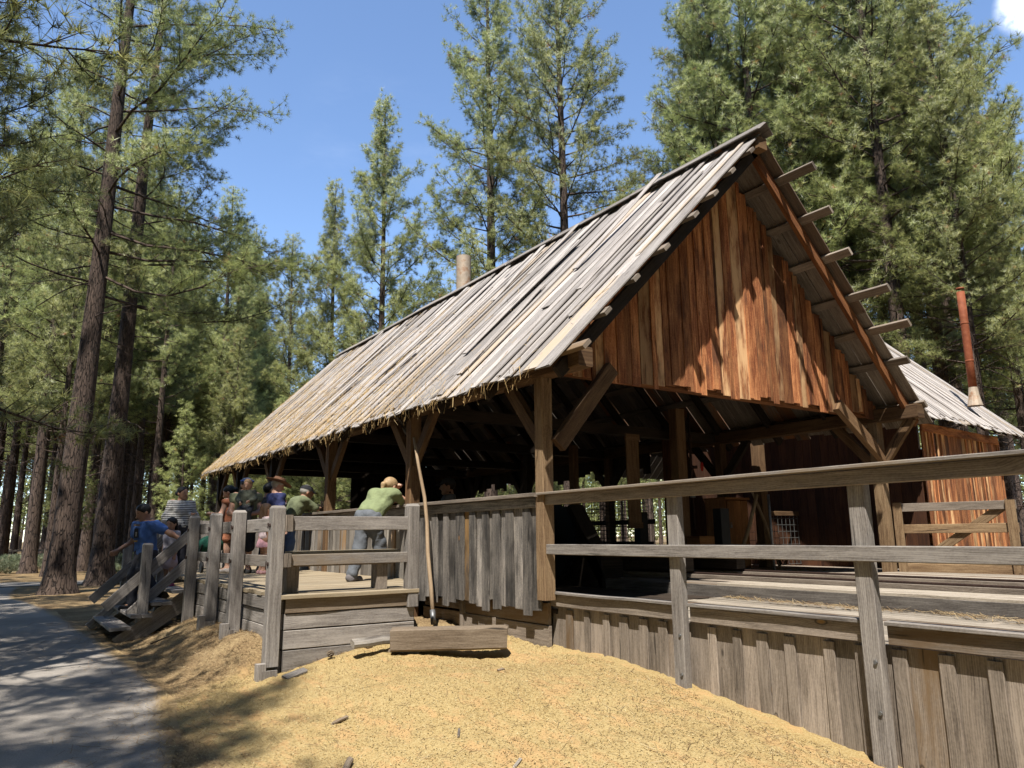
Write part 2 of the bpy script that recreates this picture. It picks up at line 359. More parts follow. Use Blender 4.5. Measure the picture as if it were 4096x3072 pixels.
# ------------------------------------------------------------------ ground
def ss(a, b, x):
    t = np.clip((x-a)/(b-a), 0, 1); return t*t*(3-2*t)
_k = rs.normal(0, 1, (40, 2)); _ph = rs.rand(40)*6.28
def wob(x, y, sc):
    o = 0
    for i in range(14): o = o+np.sin((x*_k[i, 0]+y*_k[i, 1])/sc+_ph[i])
    return o/14
def H0(x, y):
    x = np.asarray(x, float); y = np.asarray(y, float)
    base = np.where(y < 7, -.85-.02*(7-np.maximum(y, -9)), -.85-.05*ss(7, 20, y))
    wall = np.minimum(-.45, -.47+.13*np.maximum(y, -6))
    k1 = ss(-3.75, -.7, x)*(1-ss(1.2, 2.6, y))          # sawdust bank against the skirting
    k2 = ss(-3.45, -2.45, x)*ss(1.0, 2.4, y)*(1-ss(5.2, 6.6, y))
    h = base+(wall-base)*k1
    h = np.maximum(h, base+(-.52-base)*k2)
    h = h-.10*np.exp(-(((x+1.1)/1.1)**2+((y-.5)/.9)**2))+.10*np.exp(-(((x+2.75)/.35)**2+((y-2.3)/.5)**2))
    h = h+.03*np.exp(-(((x+.1)/.4)**2+((y+.9)/.8)**2))
    h = h-.19*np.exp(-(((x+.45)/.8)**2+((y-.1)/.85)**2))
    h = h-.2*np.exp(-(((x+.35)/.45)**2+((y-1.55)/.5)**2))
    return np.where((x > .25), np.minimum(h, -.55), h)
def xr(y):
    return np.interp(y, [-12, -3, -.9, 2.2, 5.8, 8.5, 11, 15, 17.5, 20, 23.6], [-4.1, -4.0, -3.86, -3.42, -3.6, -3.75, -3.85, -4.1, -4.45, -4.5, -4.2])
def offpath(x, y):
    return np.maximum(ss(-.25, .25, x-xr(y)), ss(23.4, 23.8, y))
def H(x, y):
    return H0(x, y)+(.016*wob(x, y, .16)+.03*wob(x, y, .45)+.012*np.maximum(0, wob(x*1.1, y, .09)))*offpath(x, y)
def mesh_grid(xs, ys, zf):
    X, Y = np.meshgrid(xs, ys); Z = zf(X, Y); n = len(xs)
    V = np.stack([X, Y, Z], -1).reshape(-1, 3)
    i = np.arange(len(ys)-1)[:, None]*n+np.arange(n-1)[None]
    return V, np.stack([i, i+1, i+n+1, i+n], -1).reshape(-1, 4), X, Y
xs = np.concatenate([[-900, -400, -150, -70, -40, -25, -16, -11], np.arange(-8.5, 1.2, .055), [1.6, 2.5, 4, 7, 11, 16, 25, 40, 70, 150, 400, 900]])
ys = np.concatenate([[-300, -60, -25, -14, -10], np.arange(-7.5, 9, .055), np.arange(9, 30, .5), [32, 36, 42, 50, 60, 80, 110, 170, 300, 600, 1000]])
GV, GF, GX, GY = mesh_grid(xs, ys, H)
fine = (GX > -4) & (GX < 1) & (GY < 8.5) & (GY > -7)
GV[:, 2] += (rs.normal(0, .006, GX.shape)*fine*offpath(GX, GY)).ravel()
sawm = ss(-4.1, -3.2, GX-.35*wob(GX, GY, .5))*(1-ss(.9, 2.4, GY+.4*wob(GX, GY, .6)))*ss(-7.2, -4.4, GY+1.2*GX*0)
gm, t, b = newmat('needle_duff_and_sawdust'); N = NT(t)
tx = N.n('ShaderNodeTexCoord'); o_ = tx.outputs['Object']
at = N.n('ShaderNodeAttribute', attribute_name='saw')
mp = N.n('ShaderNodeMapping'); mp.inputs['Scale'].default_value = (1, .35, 1); mp.inputs['Rotation'].default_value = (0, 0, .6); N.l(o_, mp.inputs[0])
n1 = N.noise(o_, 1.1, 6, .65); n2 = N.noise(mp.outputs[0], 55, 4, .7); n3 = N.noise(o_, 160, 2, .7)
duff = N.ramp(N.m('ADD', N.m('MULTIPLY', n1, .45), N.m('MULTIPLY', n2, .55)), [(.33, (.05, .031, .017)), (.48, (.16, .108, .056)), (.6, (.26, .19, .10)), (.7, (.33, .25, .145))])
vo = N.n('ShaderNodeTexVoronoi'); vo.inputs['Scale'].default_value = 70; N.l(o_, vo.inputs['Vector'])
sawc = N.ramp(N.m('ADD', N.m('MULTIPLY', n3, .35), N.m('ADD', N.m('MULTIPLY', vo.outputs['Distance'], .45), N.m('MULTIPLY', n1, .25))), [(.3, (0.193, 0.123, 0.049)), (.45, (0.267, 0.190, 0.080)), (.62, (0.320, 0.242, 0.116))])
n4 = N.noise(mp.outputs[0], 5, 5, .7)
sawc = N.mix(N.m('MULTIPLY', N.mapr(n4, .49, .62), .6), sawc, (.36, .22, .1))
fx = N.mapr(N.m('ADD', at.outputs['Fac'], N.m('MULTIPLY', N.m('SUBTRACT', N.noise(o_, 3.5, 6, .7), .5), .8)), .35, .75)
N.l(N.mix(fx, duff, sawc), b.inputs['Base Color']); b.inputs['Roughness'].default_value = .95; b.inputs['Specular IOR Level'].default_value = .1
N.bump(N.m('ADD', N.m('ADD', n2, N.m('MULTIPLY', n3, .6)), vo.outputs['Distance']), .55, .012, b)
g = link_mesh('ground', GV, GF, gm, smooth=True, pattr={'saw': sawm.ravel()})
tag(g, 'forest floor of brown pine needles turning to yellow sawdust before the mill', 'ground', kind='structure')

# asphalt path
pm, t, b = newmat('worn_asphalt'); N = NT(t)
tx = N.n('ShaderNodeTexCoord'); o_ = tx.outputs['Object']
vo = N.n('ShaderNodeTexVoronoi'); vo.inputs['Scale'].default_value = 110; N.l(o_, vo.inputs['Vector'])
a1 = N.noise(o_, .6, 5, .6); a2 = N.noise(o_, 90, 3, .7)
c = N.ramp(N.m('ADD', N.m('MULTIPLY', a1, .5), N.m('MULTIPLY', a2, .5)), [(.36, (.122, .108, .092)), (.5, (.198, .176, .152)), (.64, (.275, .247, .215))])
c = N.mix(N.mapr(vo.outputs['Distance'], .1, .3, .5, 0.), c, (.28, .265, .245))
ea = N.n('ShaderNodeAttribute', attribute_name='edge'); dn = N.noise(o_, 60, 3, .7)
dirt = N.mix(N.mapr(N.n('ShaderNodeSeparateXYZ').outputs[1] if False else a1, .3, .7), (.15, .09, .045), (.3, .215, .1))
c = N.mix(N.mapr(N.m('ADD', N.m('ADD', N.m('MULTIPLY', ea.outputs['Fac'], -1.0), N.m('MULTIPLY', a1, .5)), N.m('MULTIPLY', dn, .7)), .18, .5), c, dirt)
# one long crack across the path
sp = N.n('ShaderNodeSeparateXYZ'); N.l(o_, sp.inputs[0])
cl = N.m('SUBTRACT', N.m('SUBTRACT', sp.outputs[1], N.m('MULTIPLY', sp.outputs[0], .33)), 5.42)
cl = N.m('ADD', cl, N.m('MULTIPLY', N.m('SUBTRACT', N.noise(o_, 2.2, 5, .7), .5), .55))
N.l(N.mix(N.mapr(N.m('ABSOLUTE', cl), .006, .016, .85, 0.), c, (.03, .027, .025)), b.inputs['Base Color']); b.inputs['Roughness'].default_value = .9
N.bump(N.m('ADD', a2, vo.outputs['Distance']), .4, .006, b)
py = np.concatenate([np.arange(-12, 9, .12), np.arange(9, 23.61, .4)]); pv = np.concatenate([[0, .03, .06, .1], np.linspace(.14, 1, 22)])
PX = (xr(py)+.05*np.sin(py*1.7)+.02*np.sin(py*4.7+1))[:, None]-pv[None]**1.3*7.5
PY = np.repeat(py[:, None], 26, 1)
PV = np.stack([PX, PY, H0(PX, PY)+.009], -1).reshape(-1, 3)
i = np.arange(len(py)-1)[:, None]*26+np.arange(25)[None]; PFc = np.stack([i+1, i, i+26, i+27], -1).reshape(-1, 4)
bx_ = np.arange(-12, 16, .5); B1 = np.stack([bx_, 23.604+.05*bx_*0, H0(bx_, bx_*0+23.6)+.02], -1)
B2 = np.stack([bx_, 26.4+.12*np.sin(bx_), H0(bx_, bx_*0+26)+.02], -1)
nb = len(PV); m_ = len(bx_)
BF = np.array([[nb+i, nb+i+1, nb+m_+i+1, nb+m_+i] for i in range(m_-1)])
edge_ = np.concatenate([((xr(py)[:, None]-PX)/.45).ravel(), np.full(2*m_, 3.)])
tag(link_mesh('path', np.concatenate([PV, B1, B2]), np.concatenate([PFc, BF]), pm, smooth=True, pattr={'edge': edge_}), 'grey asphalt footpath dappled with tree shade beside the stairs', 'path', kind='structure')

def quads(name, P, D, Nn, ln, wd, mat, rnd, label, cat):
    """thin loose flakes: centre P, direction D, normal Nn"""
    D = nrm(D); S = nrm(np.cross(D, Nn)); ln = np.asarray(ln)[:, None]/2; wd = np.asarray(wd)[:, None]/2
    lift = nrm(Nn)*wd*.35
    V = np.stack([P-D*ln-S*wd, P+D*ln-S*wd*.6+lift, P+D*ln+S*wd*.6+lift*2, P-D*ln+S*wd], 1).reshape(-1, 3)
    Fq = np.arange(len(V)).reshape(-1, 4)
    return tag(link_mesh(name, V, Fq, mat, rnd=rnd), label, cat, kind='stuff')
def flake_mat(name, stops, rough=.8):
    m, t, b = newmat(name); N = NT(t)
    at = N.n('ShaderNodeAttribute', attribute_name='rnd'); N.l(N.ramp(at.outputs['Fac'], stops), b.inputs['Base Color']); b.inputs['Roughness'].default_value = rough
    return m
MT['chip'] = flake_mat('sawdust_chips', [(0, (0.180, 0.115, 0.045)), (.3, (0.254, 0.176, 0.072)), (.7, (0.295, 0.220, 0.098)), (.95, (0.369, 0.303, 0.164))])
MT['straw2'] = flake_mat('golden_roof_needles', [(0, (0.115, 0.066, 0.025)), (.4, (0.262, 0.164, 0.061)), (.8, (0.377, 0.254, 0.107)), (1, (0.451, 0.344, 0.180))])
MT['straw'] = flake_mat('dry_pine_needles', [(0, (0.074, 0.041, 0.021)), (.4, (0.164, 0.102, 0.049)), (.8, (0.246, 0.176, 0.086)), (1, (0.312, 0.246, 0.148))])
def sawf(x, y): return ss(-4.0, -3.2, x-.3*wob(x, y, .5))*(1-ss(.9, 2.2, y+.4*wob(x, y, .6)))
n = 95000
x = rs.uniform(-4.6, .12, n); y = -5.8+rs.rand(n)**1.3*8.0
k = (rs.rand(n) < sawf(x, y)*.95+.02+.5*np.exp(-np.abs(x-xr(y))/.16)*(y < 3)) & ((x < -.02) | (y > 0)); x = x[k]; y = y[k]; n = len(x)
P = np.stack([x, y, H(x, y)+.006+.02*(x < xr(y))], -1); an = rs.rand(n)*6.28
quads('sawdust_chips', P, np.stack([np.cos(an), np.sin(an), rs.normal(0, .35, n)], -1), nrm(np.stack([rs.normal(0, .28, n), rs.normal(0, .28, n), np.ones(n)], -1)),
      rs.uniform(.006, .02, n), rs.uniform(.003, .008, n), MT['chip'], rs.rand(n), 'yellow sawdust and shavings heaped in front of the mill', 'sawdust')
n = 52000
x = rs.uniform(-4.6, .15, n); y = -5.6+rs.rand(n)**1.05*15
d_ = np.where(y < 1.4, .10+.35*ss(-1.6, -.1, x)*ss(-.2, -2.5, y)+.35*np.exp(-((x-xr(y)-.25)/.35)**2), .9*ss(0, .3, x-xr(y)))
d_ = d_*np.where((x > -2.35) & (y > 1.6) & (y < 6.2), 0, 1)+.02*(x < xr(y))+.45*np.exp(-np.abs(x-xr(y))/.22)*(x < xr(y))
k = (rs.rand(n) < d_) & ((x < -.02) | (y > 0)) ; x = x[k]; y = y[k]; n = len(x)
P = np.stack([x, y, H(x, y)+.01+.015*(x < xr(y))], -1); an = rs.rand(n)*6.28
quads('fallen_needles', P, np.stack([np.cos(an), np.sin(an), rs.normal(0, .25, n)], -1), nrm(np.stack([rs.normal(0, .4, n), rs.normal(0, .4, n), np.ones(n)], -1)),
      rs.uniform(.06, .17, n), rs.uniform(.0022, .005, n), MT['straw'], rs.rand(n)**.8, 'dry pine needles strewn over the bank beside the path', 'pine needles')

# ------------------------------------------------------------------ the saw mill shed
W_, RX, RZ, EZ, EX = 6.92, 3.46, 6.28, 2.40, -.41
YN, YF = -.68, 15.55
shed = thing('sawmill_shed', 'long open saw mill shed with silvery plank roof and red-brown plank gable', 'shed', (RX, 7.5, 0))
def part(mb, name, mat, parent=shed): return mb.build(name, MT[mat] if isinstance(mat, str) else mat, parent)
def slope(d, lift=0., right=False):
    """point d metres down the slope, lifted off it"""
    q = .70711
    return (RX+(d*q+lift*q if right else -d*q-lift*q), RZ-d*q*1.0026+lift*q)
SL = 5.48
# planks of both slopes, narrow battens over most of the joints
for right in (False, True):
    mb = MB(); y = YN
    while y < YF:
        wd = rs.uniform(.19, .30); wd = min(wd, YF-y+.05)
        yc = y+wd/2; end = SL+rs.uniform(-.05, .09)
        cut = rs.uniform(1.2, 4.2) if rs.rand() < .3 else None
        segs = [(-.04, end)] if cut is None else [(-.04, cut), (cut-.02, end)]
        for (d0, d1) in segs:
            a = slope(d0, 0, right); c = slope(d1, .0, right); tw = rs.uniform(-.012, .012)
            mb.board((a[0], yc+tw, a[1]), (c[0], yc-tw, c[1]), wd-.007, .022, side=(0, 1, rs.uniform(-.02, .02)), seg=4, wob=.004, ch=.003, ragged=.015)
        y += wd+rs.choice([.002, .004, .012], p=[.6, .3, .1])
        if rs.rand() < .93:
            o = rs.uniform(.0, .03); wd2 = rs.uniform(.07, .19); tw = rs.uniform(-.045, .045)
            d0 = rs.choice([-.06, rs.uniform(0, 1.5)], p=[.75, .25]); d1 = SL+rs.uniform(-.12, .1) if rs.rand() < .8 else rs.uniform(2.5, 5)
            a = slope(d0, .024+o, right); c = slope(d1, .024+rs.uniform(0, .015), right)
            if not right or True:
                mb.board((a[0], y+tw, a[1]), (c[0], y-tw, c[1]), wd2, .02, side=(0, 1, rs.uniform(-.06, .06)), seg=5, wob=.008, ch=.003, ragged=.03)
    if not right:       # a few sprung and slipped boards
        for (yy, d0, d1, lf, sk) in ((1.15, .05, 2.6, .16, .18), (4.2, .3, 2.2, .07, -.2), (6.2, 2.4, 4.6, .06, .35), (8.0, 3.0, 4.9, .06, .4), (10, .4, 3.2, .05, -.25), (2.4, 1.2, 4.3, .05, .1), (3.3, .1, 1.6, .08, .2), (11.8, .2, 2.4, .06, .3), (5.1, .6, 3.0, .04, -.12), (7.1, .3, 1.9, .05, .15), (9.2, 1.0, 3.4, .05, .2), (12.8, 1.0, 3.4, .04, .25), (.35, 1.4, 3.6, .03, .06), (1.9, 2.8, 5.0, .04, -.1), (5.6, 3.2, 5.3, .04, .2)):
            a = slope(d0, .05+lf); c = slope(d1, .05)
            mb.board((a[0], yy, a[1]), (c[0], yy+sk, c[1]), .12, .018, side=(0, 1, .1), seg=3, wob=.008, rnd=.9)
        part(mb, 'roof', 'roof')
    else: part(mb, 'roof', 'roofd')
mb = MB(); y = YN-.1
while y < YF:
    L = rs.uniform(1.6, 2.8); e = min(y+L, YF+.1)
    for sg in (-1, 1):
        mb.board((RX+sg*.085, y, RZ+.045+rs.uniform(0, .03)), (RX+sg*.085, e-.02, RZ+.045+rs.uniform(0, .04)), .22, .022, side=(1, 0, -sg*.95), seg=2, wob=.006, ragged=.03)
    y = e
part(mb, 'ridge_cap', 'rail')
# purlins run the whole length and stick out past the planks
for right in (False, True):
    for i, d in enumerate(([.45, 1.05, 1.75, 2.3, 3.1, 3.75, 4.45, 5.15] if not right else [.75, 1.45, 2.17, 2.92, 3.58, 4.22, 5.1])):
        out = rs.uniform(.02, .12) if not right else [.49, .38, .31, .54, .54, .23, .1][i]
        if not right and i == 7: out = .26
        mb = MB(); p_ = slope(d, -.055, right)
        q = nrm(np.array((1 if right else -1, 0, -1.)))
        mb.board((p_[0], YN-out, p_[1]-(.0)), (p_[0], YF-.05, p_[1]), .13, .05, side=q, seg=3, wob=.006, rnd=.3+.05*i)
        part(mb, 'purlin', 'railb')
# rafters
for i, y in enumerate([YN+.16]+list(np.arange(.9, 15.4, 1.2))):
    for right in (False, True):
        mb = MB(); a = slope(.02, -.17, right); c = slope(SL-(.1 if i == 0 else .05), -.17, right)
        mb.board((a[0], y, a[1]), (c[0], y, c[1]), .15, .07, side=(0, 0, 1), rnd=.86 if i == 0 and right else None)
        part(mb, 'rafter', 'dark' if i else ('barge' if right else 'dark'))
# plates, ridge board
for x in (0.0, W_):
    mb = MB(); mb.box((x-.10, YN-.06, 2.40), (x+.10, YF-.3, 2.62), seg=3, wob=.004, ch=.012); part(mb, 'plate_beam', 'timber')
mb = MB(); mb.box((RX-.09, YN-.03, RZ-.25), (RX+.09, YF-.1, RZ-.07), ch=.01); part(mb, 'ridge_beam', 'timber')
# gable planks
mb = MB(); x = .06
def roofz(x): return RZ-abs(x-RX)*1.0026-.13
while x < W_-.02:
    wd = rs.uniform(.13, .27); x1 = min(x+wd, W_-.01); xc = (x+x1)/2; zt = min(roofz(x), roofz(x1))
    zb = 2.51+rs.uniform(-.06, .05)
    if zt > zb+.08:
        mb.board((xc+rs.uniform(-.005, .005), 0, zb), (xc, 0, zt), x1-x-.006, .022, side=(1, 0, 0), seg=2, wob=.003, ch=.003)
        if rs.rand() < .6 and x1 < W_-.1:
            zt2 = min(roofz(x1-.06), roofz(x1+.06))
            if zt2 > 2.7: mb.board((x1, -.022, zb+rs.uniform(-.06, .03)), (x1+rs.uniform(-.01, .01), -.022, zt2), rs.uniform(.06, .15), .018, side=(1, 0, 0), seg=2, wob=.003, ch=.003)
    x = x1+.004
part(mb, 'gable_wall', 'gable')
# tie beams and bents
PY_ = [0.05, 3.35, 6.75, 10.3, 13.2, 15.2]
for i, y in enumerate(PY_):
    mb = MB(); mb.box((.1, y+.03, 2.42), (W_-.1, y+.2, 2.60)) if i else mb.box((.1, y+.0, 2.50), (W_-.1, y+.14, 2.66)); part(mb, 'tie_beam', 'barge' if i == 0 else 'dark')
    for x in (0.0, W_):
        near = x == 0.0
        hs = .076 if i == 0 and near else .085
        mb = MB(); mb.box((x-hs, y-hs, (-.09 if i == 0 else -.55) if near else -.3), (x+hs, y+hs, 2.4), ch=.008, seg=3, wob=.003, rnd=(.62 if near else .985) if i == 0 else None)
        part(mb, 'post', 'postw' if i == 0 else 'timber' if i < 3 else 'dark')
        for sg in (-1, 1):
            if i == 0 and sg == -1 and near: continue
            if i == len(PY_)-1 and sg == 1: continue
            mb = MB(); ln = .62 if not (i == 0 and sg == -1) else .55
            mb.board((x-.0, y+sg*.06, 1.68), (x-.0, y+sg*(ln+.08), 2.42), .15, .09, side=(0, 1, 0), rnd=.45 if sg < 0 else None); part(mb, 'brace', 'timber' if near or i == 0 else 'dark')
for (xa, xb, za, zb) in ((.12, .98, 1.62, 2.62), (W_+.12, W_-1.2, 1.7, 2.60)):
    mb = MB(); mb.board((xa, -.06, za), (xb, -.06, zb), .19, .1, side=(0, 0, 1), ch=.008, seg=2, wob=.003); part(mb, 'brace', 'timber')
# slab wall along the side with its cap rail
mb = MB(); y = .1; k = 0; done = False
while y < 13.1:
    if y > 3.3 and not done: done = True; part(mb, 'slab_wall', 'wall'); mb = MB()
    wd = rs.uniform(.10, .2); zb = (-.19+rs.uniform(-.06, .05)-.05*(k % 2)) if y < 3.25 else -.02+rs.uniform(-.01, .02)
    mb.board((-.025-(k % 2)*.02, y+wd/2, zb), (-.025-(k % 2)*.02, y+wd/2+rs.uniform(-.01, .01), .97), wd+.012*(k % 2), .025, side=(0, 1, 0), seg=2, wob=.004, ch=.004, ragged=.01, rnd=.51 if 2.0 < y < 2.0 else None)
    y += wd+.003; k += 1
part(mb, 'slab_wall', 'wallp')
mb = MB(); mb.board((-.055, .09, .975), (-.055, 13.1, .975), .115, .03, side=(0, 0, 1), seg=6, wob=.003); part(mb, 'wall_rail', 'wall')
mb = MB(); mb.board((-.03, .09, 1.06), (-.03, 13.1, 1.06), .19, .045, side=(1, 0, 0), seg=6, wob=.003); part(mb, 'cap_rail', 'railb')
# planks under the slab wall
mb = MB()
for (z0, z1, y0, y1, xx) in ((-.36, -.13, .1, 1.9, .06), (-.60, -.37, .08, 1.95, .05), (-.80, -.61, .05, 2.3, .06), (-.34, -.22, 1.98, 3.1, .10), (-.55, -.37, 2.0, 3.2, .13)):
    mb.box((xx, y0, z0), (xx+.04, y1, z1), seg=3, wob=.004)
mb.box((.02, 1.9, -.62), (.1, 1.98, -.14))
part(mb, 'lower_wall', 'railb')
# floor of the mill and the right hand wall, open in the middle
mb = MB(); y = .0
x = 2.78
while x < 9.4:
    wd = rs.uniform(.2, .3); mb.board((x+wd/2, .04, -.07), (x+wd/2, 15.3, -.07), wd-.006, .05, side=(1, 0, 0), seg=2, wob=.002); x += wd
part(mb, 'floor', 'railb')
mb = MB(); x = .12
while x < 2.7:
    wd = rs.uniform(.2, .3); wd = min(wd, 2.74-x); mb.board((x+wd/2, .04, -.22), (x+wd/2, 15.3, -.22), wd-.006, .05, side=(1, 0, 0)); x += wd
part(mb, 'floor', 'dark')
mb = MB(); y = .2; k = 0
while y < 15.2:
    wd = rs.uniform(.16, .28)
    if 5.4 < y < 13:
        mb.board((W_+.1, y+wd/2, 2.0+rs.uniform(-.12, .16)), (W_+.1, y+wd/2, 3.0), wd-.003, .03, side=(0, 1, 0))
        mb.board((W_+.1, y+wd/2, -.3), (W_+.1, y+wd/2, .46), wd-.003, .03, side=(0, 1, 0))
    elif y >= 13: mb.board((W_+.1, y+wd/2, -.3), (W_+.1, y+wd/2, 3.0), wd-.003, .03, side=(0, 1, 0))
    y += wd
mb.box((W_+.07, 5.4, .84), (W_+.12, 13, .95)); mb.box((W_+.07, 5.4, 1.45), (W_+.12, 13, 1.52))
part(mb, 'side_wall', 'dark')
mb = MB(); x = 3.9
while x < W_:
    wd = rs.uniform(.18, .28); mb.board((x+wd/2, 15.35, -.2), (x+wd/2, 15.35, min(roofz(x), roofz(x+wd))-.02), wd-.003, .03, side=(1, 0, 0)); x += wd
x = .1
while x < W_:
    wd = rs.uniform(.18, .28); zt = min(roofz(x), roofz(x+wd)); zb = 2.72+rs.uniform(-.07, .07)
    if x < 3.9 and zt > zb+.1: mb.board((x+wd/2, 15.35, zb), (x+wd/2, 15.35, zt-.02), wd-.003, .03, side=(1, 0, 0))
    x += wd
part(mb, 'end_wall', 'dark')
# chimney behind the ridge
mb = MB(); mb.tube([(4.72, 9.9, 4.6), (4.72, 9.9, 6.2), (4.72, 9.9, 8.1)], .2, n=20, cap=False)
mb.tube([(4.72, 9.9, 8.09), (4.72, 9.9, 5)], .188, n=20, cap=False); part(mb, 'chimney', 'galv')

# needles caught on the roof and hanging from the eave
n = 26000
d = SL*(1-rs.rand(n)**1.5); y = rs.uniform(-.5, YF, n)
den = ss(.8, 5.2, d*.75+.25*(y-4.5)+2.2*wob(d*2, y*1.6, .6))*ss(2.5, 8.5, y+.4*d)
k = rs.rand(n) < den*.62+.02*ss(2, 5, d); d = d[k]; y = y[k]; n = len(d); q = .70711
lf = .045+rs.rand(n)*.03
P = np.stack([RX-d*q-lf*q, y, RZ-d*q*1.0026+lf*q], -1); an = rs.normal(0, .7, n)
D = np.stack([-np.cos(an)*q, np.sin(an), -np.cos(an)*q], -1)+rs.normal(0, .12, (n, 3))
n2_ = 1300; y2 = YF-(YF+.3)*rs.rand(n2_)**1.2; cl_ = np.sin(y2*5)+np.sin(y2*13.3+1); k = rs.rand(n2_) < .25+.35*(cl_ > .5); y2 = y2[k]; n2_ = len(y2)
P2 = np.stack([EX-.03+rs.normal(0, .03, n2_), y2, EZ-.02-rs.rand(n2_)**2*.13], -1); D2 = np.stack([rs.normal(-.1, .3, n2_), rs.normal(0, .45, n2_), -np.ones(n2_)], -1)
P = np.concatenate([P, P2]); D = np.concatenate([D, D2]); Nn = np.tile(np.array((-q, -.1, q)), (len(P), 1))+rs.normal(0, .3, (len(P), 3))
quads('roof_needle_litter', P, D, nrm(Nn), rs.uniform(.1, .22, len(P)), rs.uniform(.004, .009, len(P)), MT['straw2'], rs.rand(len(P))**.7, 'straw-coloured pine needles lying thick on the lower roof', 'pine needles')

# ------------------------------------------------------------------ loading dock with its railing
dock = thing('loading_dock', 'weathered plank loading dock with battened skirting and grey two-rail railing', 'dock', (0, -3, -.2))
mb = MB(); x = .16
while x < 2.72:
    wd = rs.uniform(.2, .3); wd = min(wd, 2.74-x); z = -.215+rs.uniform(-.012, .012)
    for (a, c) in ((-7.5, -3.9+rs.uniform(-.8, .8)), (-3.9, -.02)):
        mb.board((x+wd/2, a, z), (x+wd/2, c, z), wd-.012, .045, side=(1, 0, 0), seg=3, wob=.004)
    x += wd
part(mb, 'lower_deck', 'dock', dock)
mb = MB(); mb.board((2.76, -7.5, -.125), (2.76, 2.2, -.125), .16, .04, side=(0, 0, 1), seg=4, wob=.003); part(mb, 'riser', 'riser', dock)
mb = MB(); x = 2.74
while x < 7.6:
    wd = rs.uniform(.2, .3); mb.board((x+wd/2, -7.5, -.035), (x+wd/2, .02, -.035), wd-.01, .045, side=(1, 0, 0), seg=3, wob=.003); x += wd
part(mb, 'upper_deck', 'dock', dock)
for x in (3.35, 4.45):
    mb = MB(); mb.box((x-.06, -7.5, -.012), (x+.06, 4, .045), seg=3, wob=.002); part(mb, 'track_timber', 'railb', dock)
    mb = MB(); mb.box((x-.018, -7.5, .046), (x+.018, 4, .072)); part(mb, 'track_iron', 'iron', dock)
mb = MB()
for a, c in ((-7.4, -3.78), (-3.63, -1.96), (-1.82, .2)):
    mb.board((.115, a, -.015), (.115, c, -.015), .11, .03, side=(1, 0, 0), seg=4, wob=.004)
part(mb, 'edge_board', 'rail', dock)
mb = MB()
for a, c in ((-7.4, -3.78), (-3.62, -1.96), (-1.81, .22)):
    mb.board((.115, a, -.096), (.115, c, -.096), .128, .04, side=(0, 0, 1), seg=3, wob=.004)
part(mb, 'fascia', 'railb', dock)
mb = MB(); y = .15; k = 0
while y > -7.2:
    wd = rs.uniform(.25, .35)
    mb.board((.165, y-wd/2, -1.3), (.165, y-wd/2, -.17), wd-.004, .025, side=(0, 1, 0), seg=2, wob=.003)
    if True: mb.board((.141, y-wd, -1.25+rs.uniform(-.05, .05)), (.141, y-wd+rs.uniform(-.008, .008), -.19), rs.uniform(.09, .125), .022, side=(0, 1, 0), seg=2, wob=.003)
    y -= wd
part(mb, 'skirting', 'railb', dock)
for y in (-1.89, -3.70, -5.55):
    zg = float(H(np.array(0.), np.array(y)))
    mb = MB(); mb.box((.0, y-.066, zg-.12), (.085, y+.066, 1.0), ch=.008, seg=3, wob=.003); p_ = part(mb, 'post', 'rail', dock)
    mb = MB()
    for z in (-.27, -.6): mb.tube([(-.002, y-.03, z), (-.012, y-.03, z)], .014, n=10)
    part(mb, 'bolt_heads', 'steel', p_)
mb = MB(); mb.board((-.03, .06, .995), (-.03, -7.2, .995), .11, .045, side=(0, 0, 1), seg=5, wob=.004, ch=.006); part(mb, 'rail', 'railb', dock)
mb = MB(); mb.board((-.03, .07, 1.066), (-.03, -7.2, 1.066), .16, .03, side=(1, 0, 0), seg=5, wob=.003, ch=.006); part(mb, 'cap_rail', 'rail', dock)
mb = MB(); mb.board((-.025, .07, .457), (-.025, -7.2, .457), .11, .045, side=(0, 0, 1), seg=5, wob=.004, ch=.006, rnd=.31); part(mb, 'rail', 'rail', dock)
mb = MB()
x = 2.2
n = 900; yy = rs.uniform(-6.5, -.2, n); xx = 2.68-np.abs(rs.normal(0, .16, n))*(.6+.4*np.sin(yy*3)); an = rs.normal(1.5, .6, n)
quads('dock_straw', np.stack([xx, yy, -.185+rs.rand(n)*.02], -1), np.stack([np.cos(an), np.sin(an), rs.normal(.1, .2, n)], -1), np.tile((0, 0, 1.), (n, 1))+rs.normal(0, .3, (n, 3)), rs.uniform(.08, .2, n), rs.uniform(.003, .007, n), MT['straw'], rs.rand(n)**.6, 'dry needles caught along the foot of the dock step', 'pine needles')

